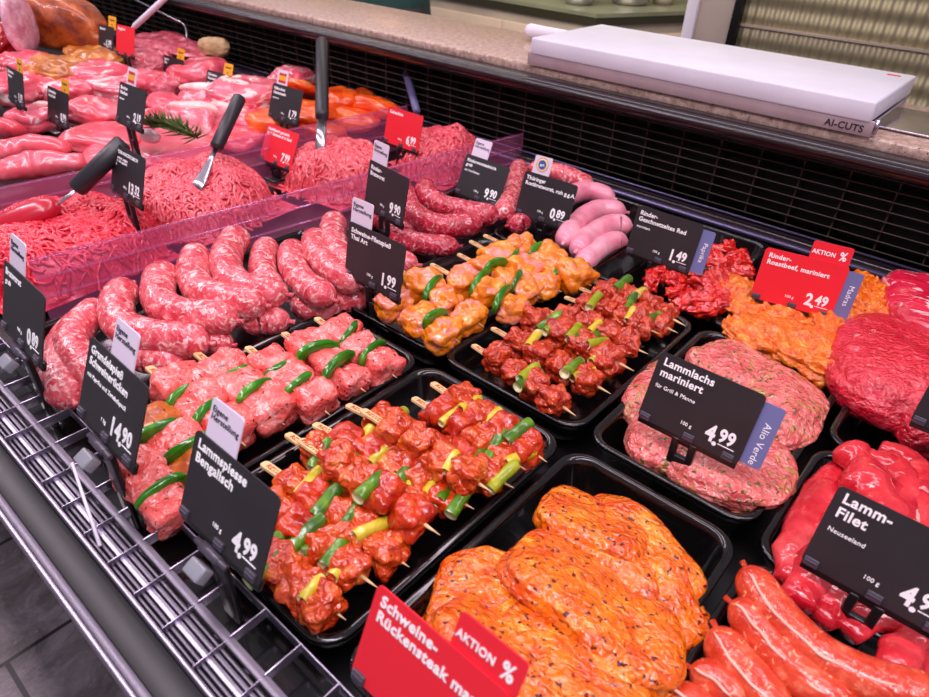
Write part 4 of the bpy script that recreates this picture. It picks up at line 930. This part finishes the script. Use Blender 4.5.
S((-.548, .839, .014, .29, .04), 'black 0.89 price sign with a round blue and gold seal tag', [(.0085, 'Thüringer'), (.0085, 'Rostbratwurst, roh g.g.A.')], '0.89', tags=[('seal', -.022)], base_z=-.03)
S((-.337, .829, .021, .22, .01), 'black Geschnetzeltes price sign reading 1.49 with a blue-grey side tag', [(.0085, 'Rinder-'), (.0085, 'Geschnetzeltes Red')], '1.49', small='mariniert', tags=[('side', 0, 'Paprika')], base_z=-.03)
S((-.152, .843, .018, .18, .19), 'red Rinder-Roastbeef price sign reading 2.49 with AKTION tag', [(.0085, 'Rinder-'), (.0085, 'Roastbeef, mariniert')], '2.49', mat='cardred', tags=[('aktion', .024), ('side', 0, 'Madras')], base_z=-.03)
S((-.132, .487, .038, .31, .01), 'large black Lammlachs price sign with Alio Verde side tag', [(.0105, 'Lammlachs'), (.0105, 'mariniert')], '4.99', small='für Grill & Pfanne', tags=[('side', 0, 'Alio Verde')], base_z=-.03)
p = at(815, 585, .035)
S((at(867, 612, .035).x - .002, at(855, 605, .035).y + .012, .036, .33, .0), 'large black Lamm-Filet Neuseeland price sign at the right edge', [(.0115, 'Lamm-'), (.0115, 'Filet')], '4.99', small='Neuseeland', base_z=-.035)
q_ = at(909, 420, .05); S((q_.x + .05, q_.y, .05, .3, 0), 'dark grey price sign cut off by the right frame edge over the beef joint', [(.0095, 'Rinder-'), (.0095, 'Braten')], '1.99', base_z=-.02)
q_ = at(349, 676, .045); S((q_.x + .049, q_.y + .002, .045, .40, .0), 'red Schweine-Rückensteak price sign with AKTION tag at the bottom edge', [(.0105, 'Schweine-'), (.0105, 'Rückensteak mariniert')], '0.99', mat='cardred', tags=[('aktion', .030)], hinge=True, base_z=-.02)
# signs in the left bins
S((-.968, .375, .060, .32, -.03), 'dark mince price sign reading 13.32 beside the slanted black handle', [(.0068, 'RINDER-HACKFLEISCH')], '13.32', small='Rinderhack, täglich\nfrisch, fein gewolft\n1 kg', base_z=-.03)
S((-1.085, .710, -.0, .44, -.01), 'red price sign reading 7.99 in front of the coarse mince', [(.0075, 'Hackfleisch gemischt'), (.0075, 'je ½ Schwein & ½ Rind')], '7.99', mat='cardred', base_z=-.03)
S((-.952, .918, .020, .26, -.02), 'red price sign reading 6.99 in front of the spatula', [(.0085, 'Gehacktes')], '6.99', mat='cardred', base_z=-.03)
S((-1.229, .838, .028, .36, .04), 'black 1.79 price sign with a flag tag in front of the orange cutlets', [(.0085, 'Hähnchen'), (.0085, 'Hacksteaks')], '1.79', small='mariniert', tags=[('flag', -.024)])
S((-1.269, .531, .069, .37, 0), 'black 2.19 price sign with a flag tag above the slanted black handle', [(.0085, 'Iberico'), (.0085, 'Nacken')], '2.19', small='Spanien', tags=[('flag', -.012)])
S((-1.682, .480, .034, .25, -.05), 'black sign with yellow tag nearest the left frame edge', [(.0085, 'Schweine-'), (.0085, 'Braten')], '1.19', tags=[('yellow', .028)])
S((-1.584, .516, .006, .29, .01), 'black sign with yellow tag, second from the left frame edge', [(.0085, 'Schweine-'), (.0085, 'Schnitzel')], '0.99', tags=[('yellow', .030)])
S((-1.797, .890, -.01, .31, .02), 'black sign with yellow tag under the rib rack', [(.0085, 'Spare-'), (.0085, 'Ribs')], '0.79', tags=[('yellow', .030)])
S((-1.536, .863, .0, .34, .04), 'black sign with yellow tag left of the belly block', [(.0085, 'Schweine-'), (.0085, 'Bauchscheiben')], '0.99', small='ohne Knochen', tags=[('yellow', .030)])
def far(px, py, w_, z, **kw):
    P = at(px, py, z); return P
P = at(106, 50, .06); S((P.x, P.y, .06, .3, .1), 'small dark sign with yellow tag in front of the ham', [(.009, 'Braten')], '1.59', tags=[('yellow', .024)], w=.07, h=.06)
P = at(125, 55, .06); S((P.x, P.y, .06, .3, .1), 'small plain red sign at the back beside the white fork handle', [(.009, 'Angebot')], '', mat='cardred', unit=None, w=.08, h=.07)
P = at(6, 32, .08); S((P.x, P.y, .08, .3, .1), 'grey sign at the top left corner beside the yellow pepper', [(.009, 'Schinken')], '2.49', w=.09)

# ------------------------------------------------------------------ light
def area(name, loc, rot, sx, sy, p, col):
    l = bpy.data.lights.new(name, 'AREA'); l.shape = 'RECTANGLE'; l.size = sx; l.size_y = sy; l.energy = p; l.color = col
    o = bpy.data.objects.new(name, l); COL.objects.link(o); o.location = loc; o.rotation_euler = rot; return o
area('case_strip_light', (-1.2, .10, 1.05), (math.radians(-14), 0, 0), 4.6, .10, 27, (1, .83, .93))
area('case_rear_strip_light', (-1.2, .85, 1.15), (math.radians(8), 0, 0), 4.6, .10, 17, (1, .82, .92))
area('shop_ceiling_light', (.3, -.5, 2.0), (math.radians(-18), 0, 0), 1.2, 1.2, 17, (.90, .85, 1.))
area('kitchen_light', (-1.7, 2.05, 1.3), (math.radians(42), 0, 0), 2.6, .9, 52, (1, .94, .76))
w = bpy.data.worlds.new('world'); SC.world = w; w.use_nodes = True
w.node_tree.nodes['Background'].inputs[0].default_value = (.75, .68, .8, 1); w.node_tree.nodes['Background'].inputs[1].default_value = .30
SC.view_settings.view_transform = 'Standard'; SC.view_settings.look = 'None'; SC.view_settings.gamma = 1.; SC.view_settings.use_curve_mapping = False
SC.view_settings.exposure = .3
SC.cycles.transparent_max_bounces = 12

# lettering becomes plain mesh
dg = bpy.context.evaluated_depsgraph_get()
for o in [o for o in COL.objects if o.type == 'FONT']:
    me = bpy.data.meshes.new_from_object(o.evaluated_get(dg)); n_ = bpy.data.objects.new('tmp', me); nm = o.name
    COL.objects.link(n_); n_.parent = o.parent; n_.matrix_local = o.matrix_basis.copy(); bpy.data.objects.remove(o); n_.name = nm
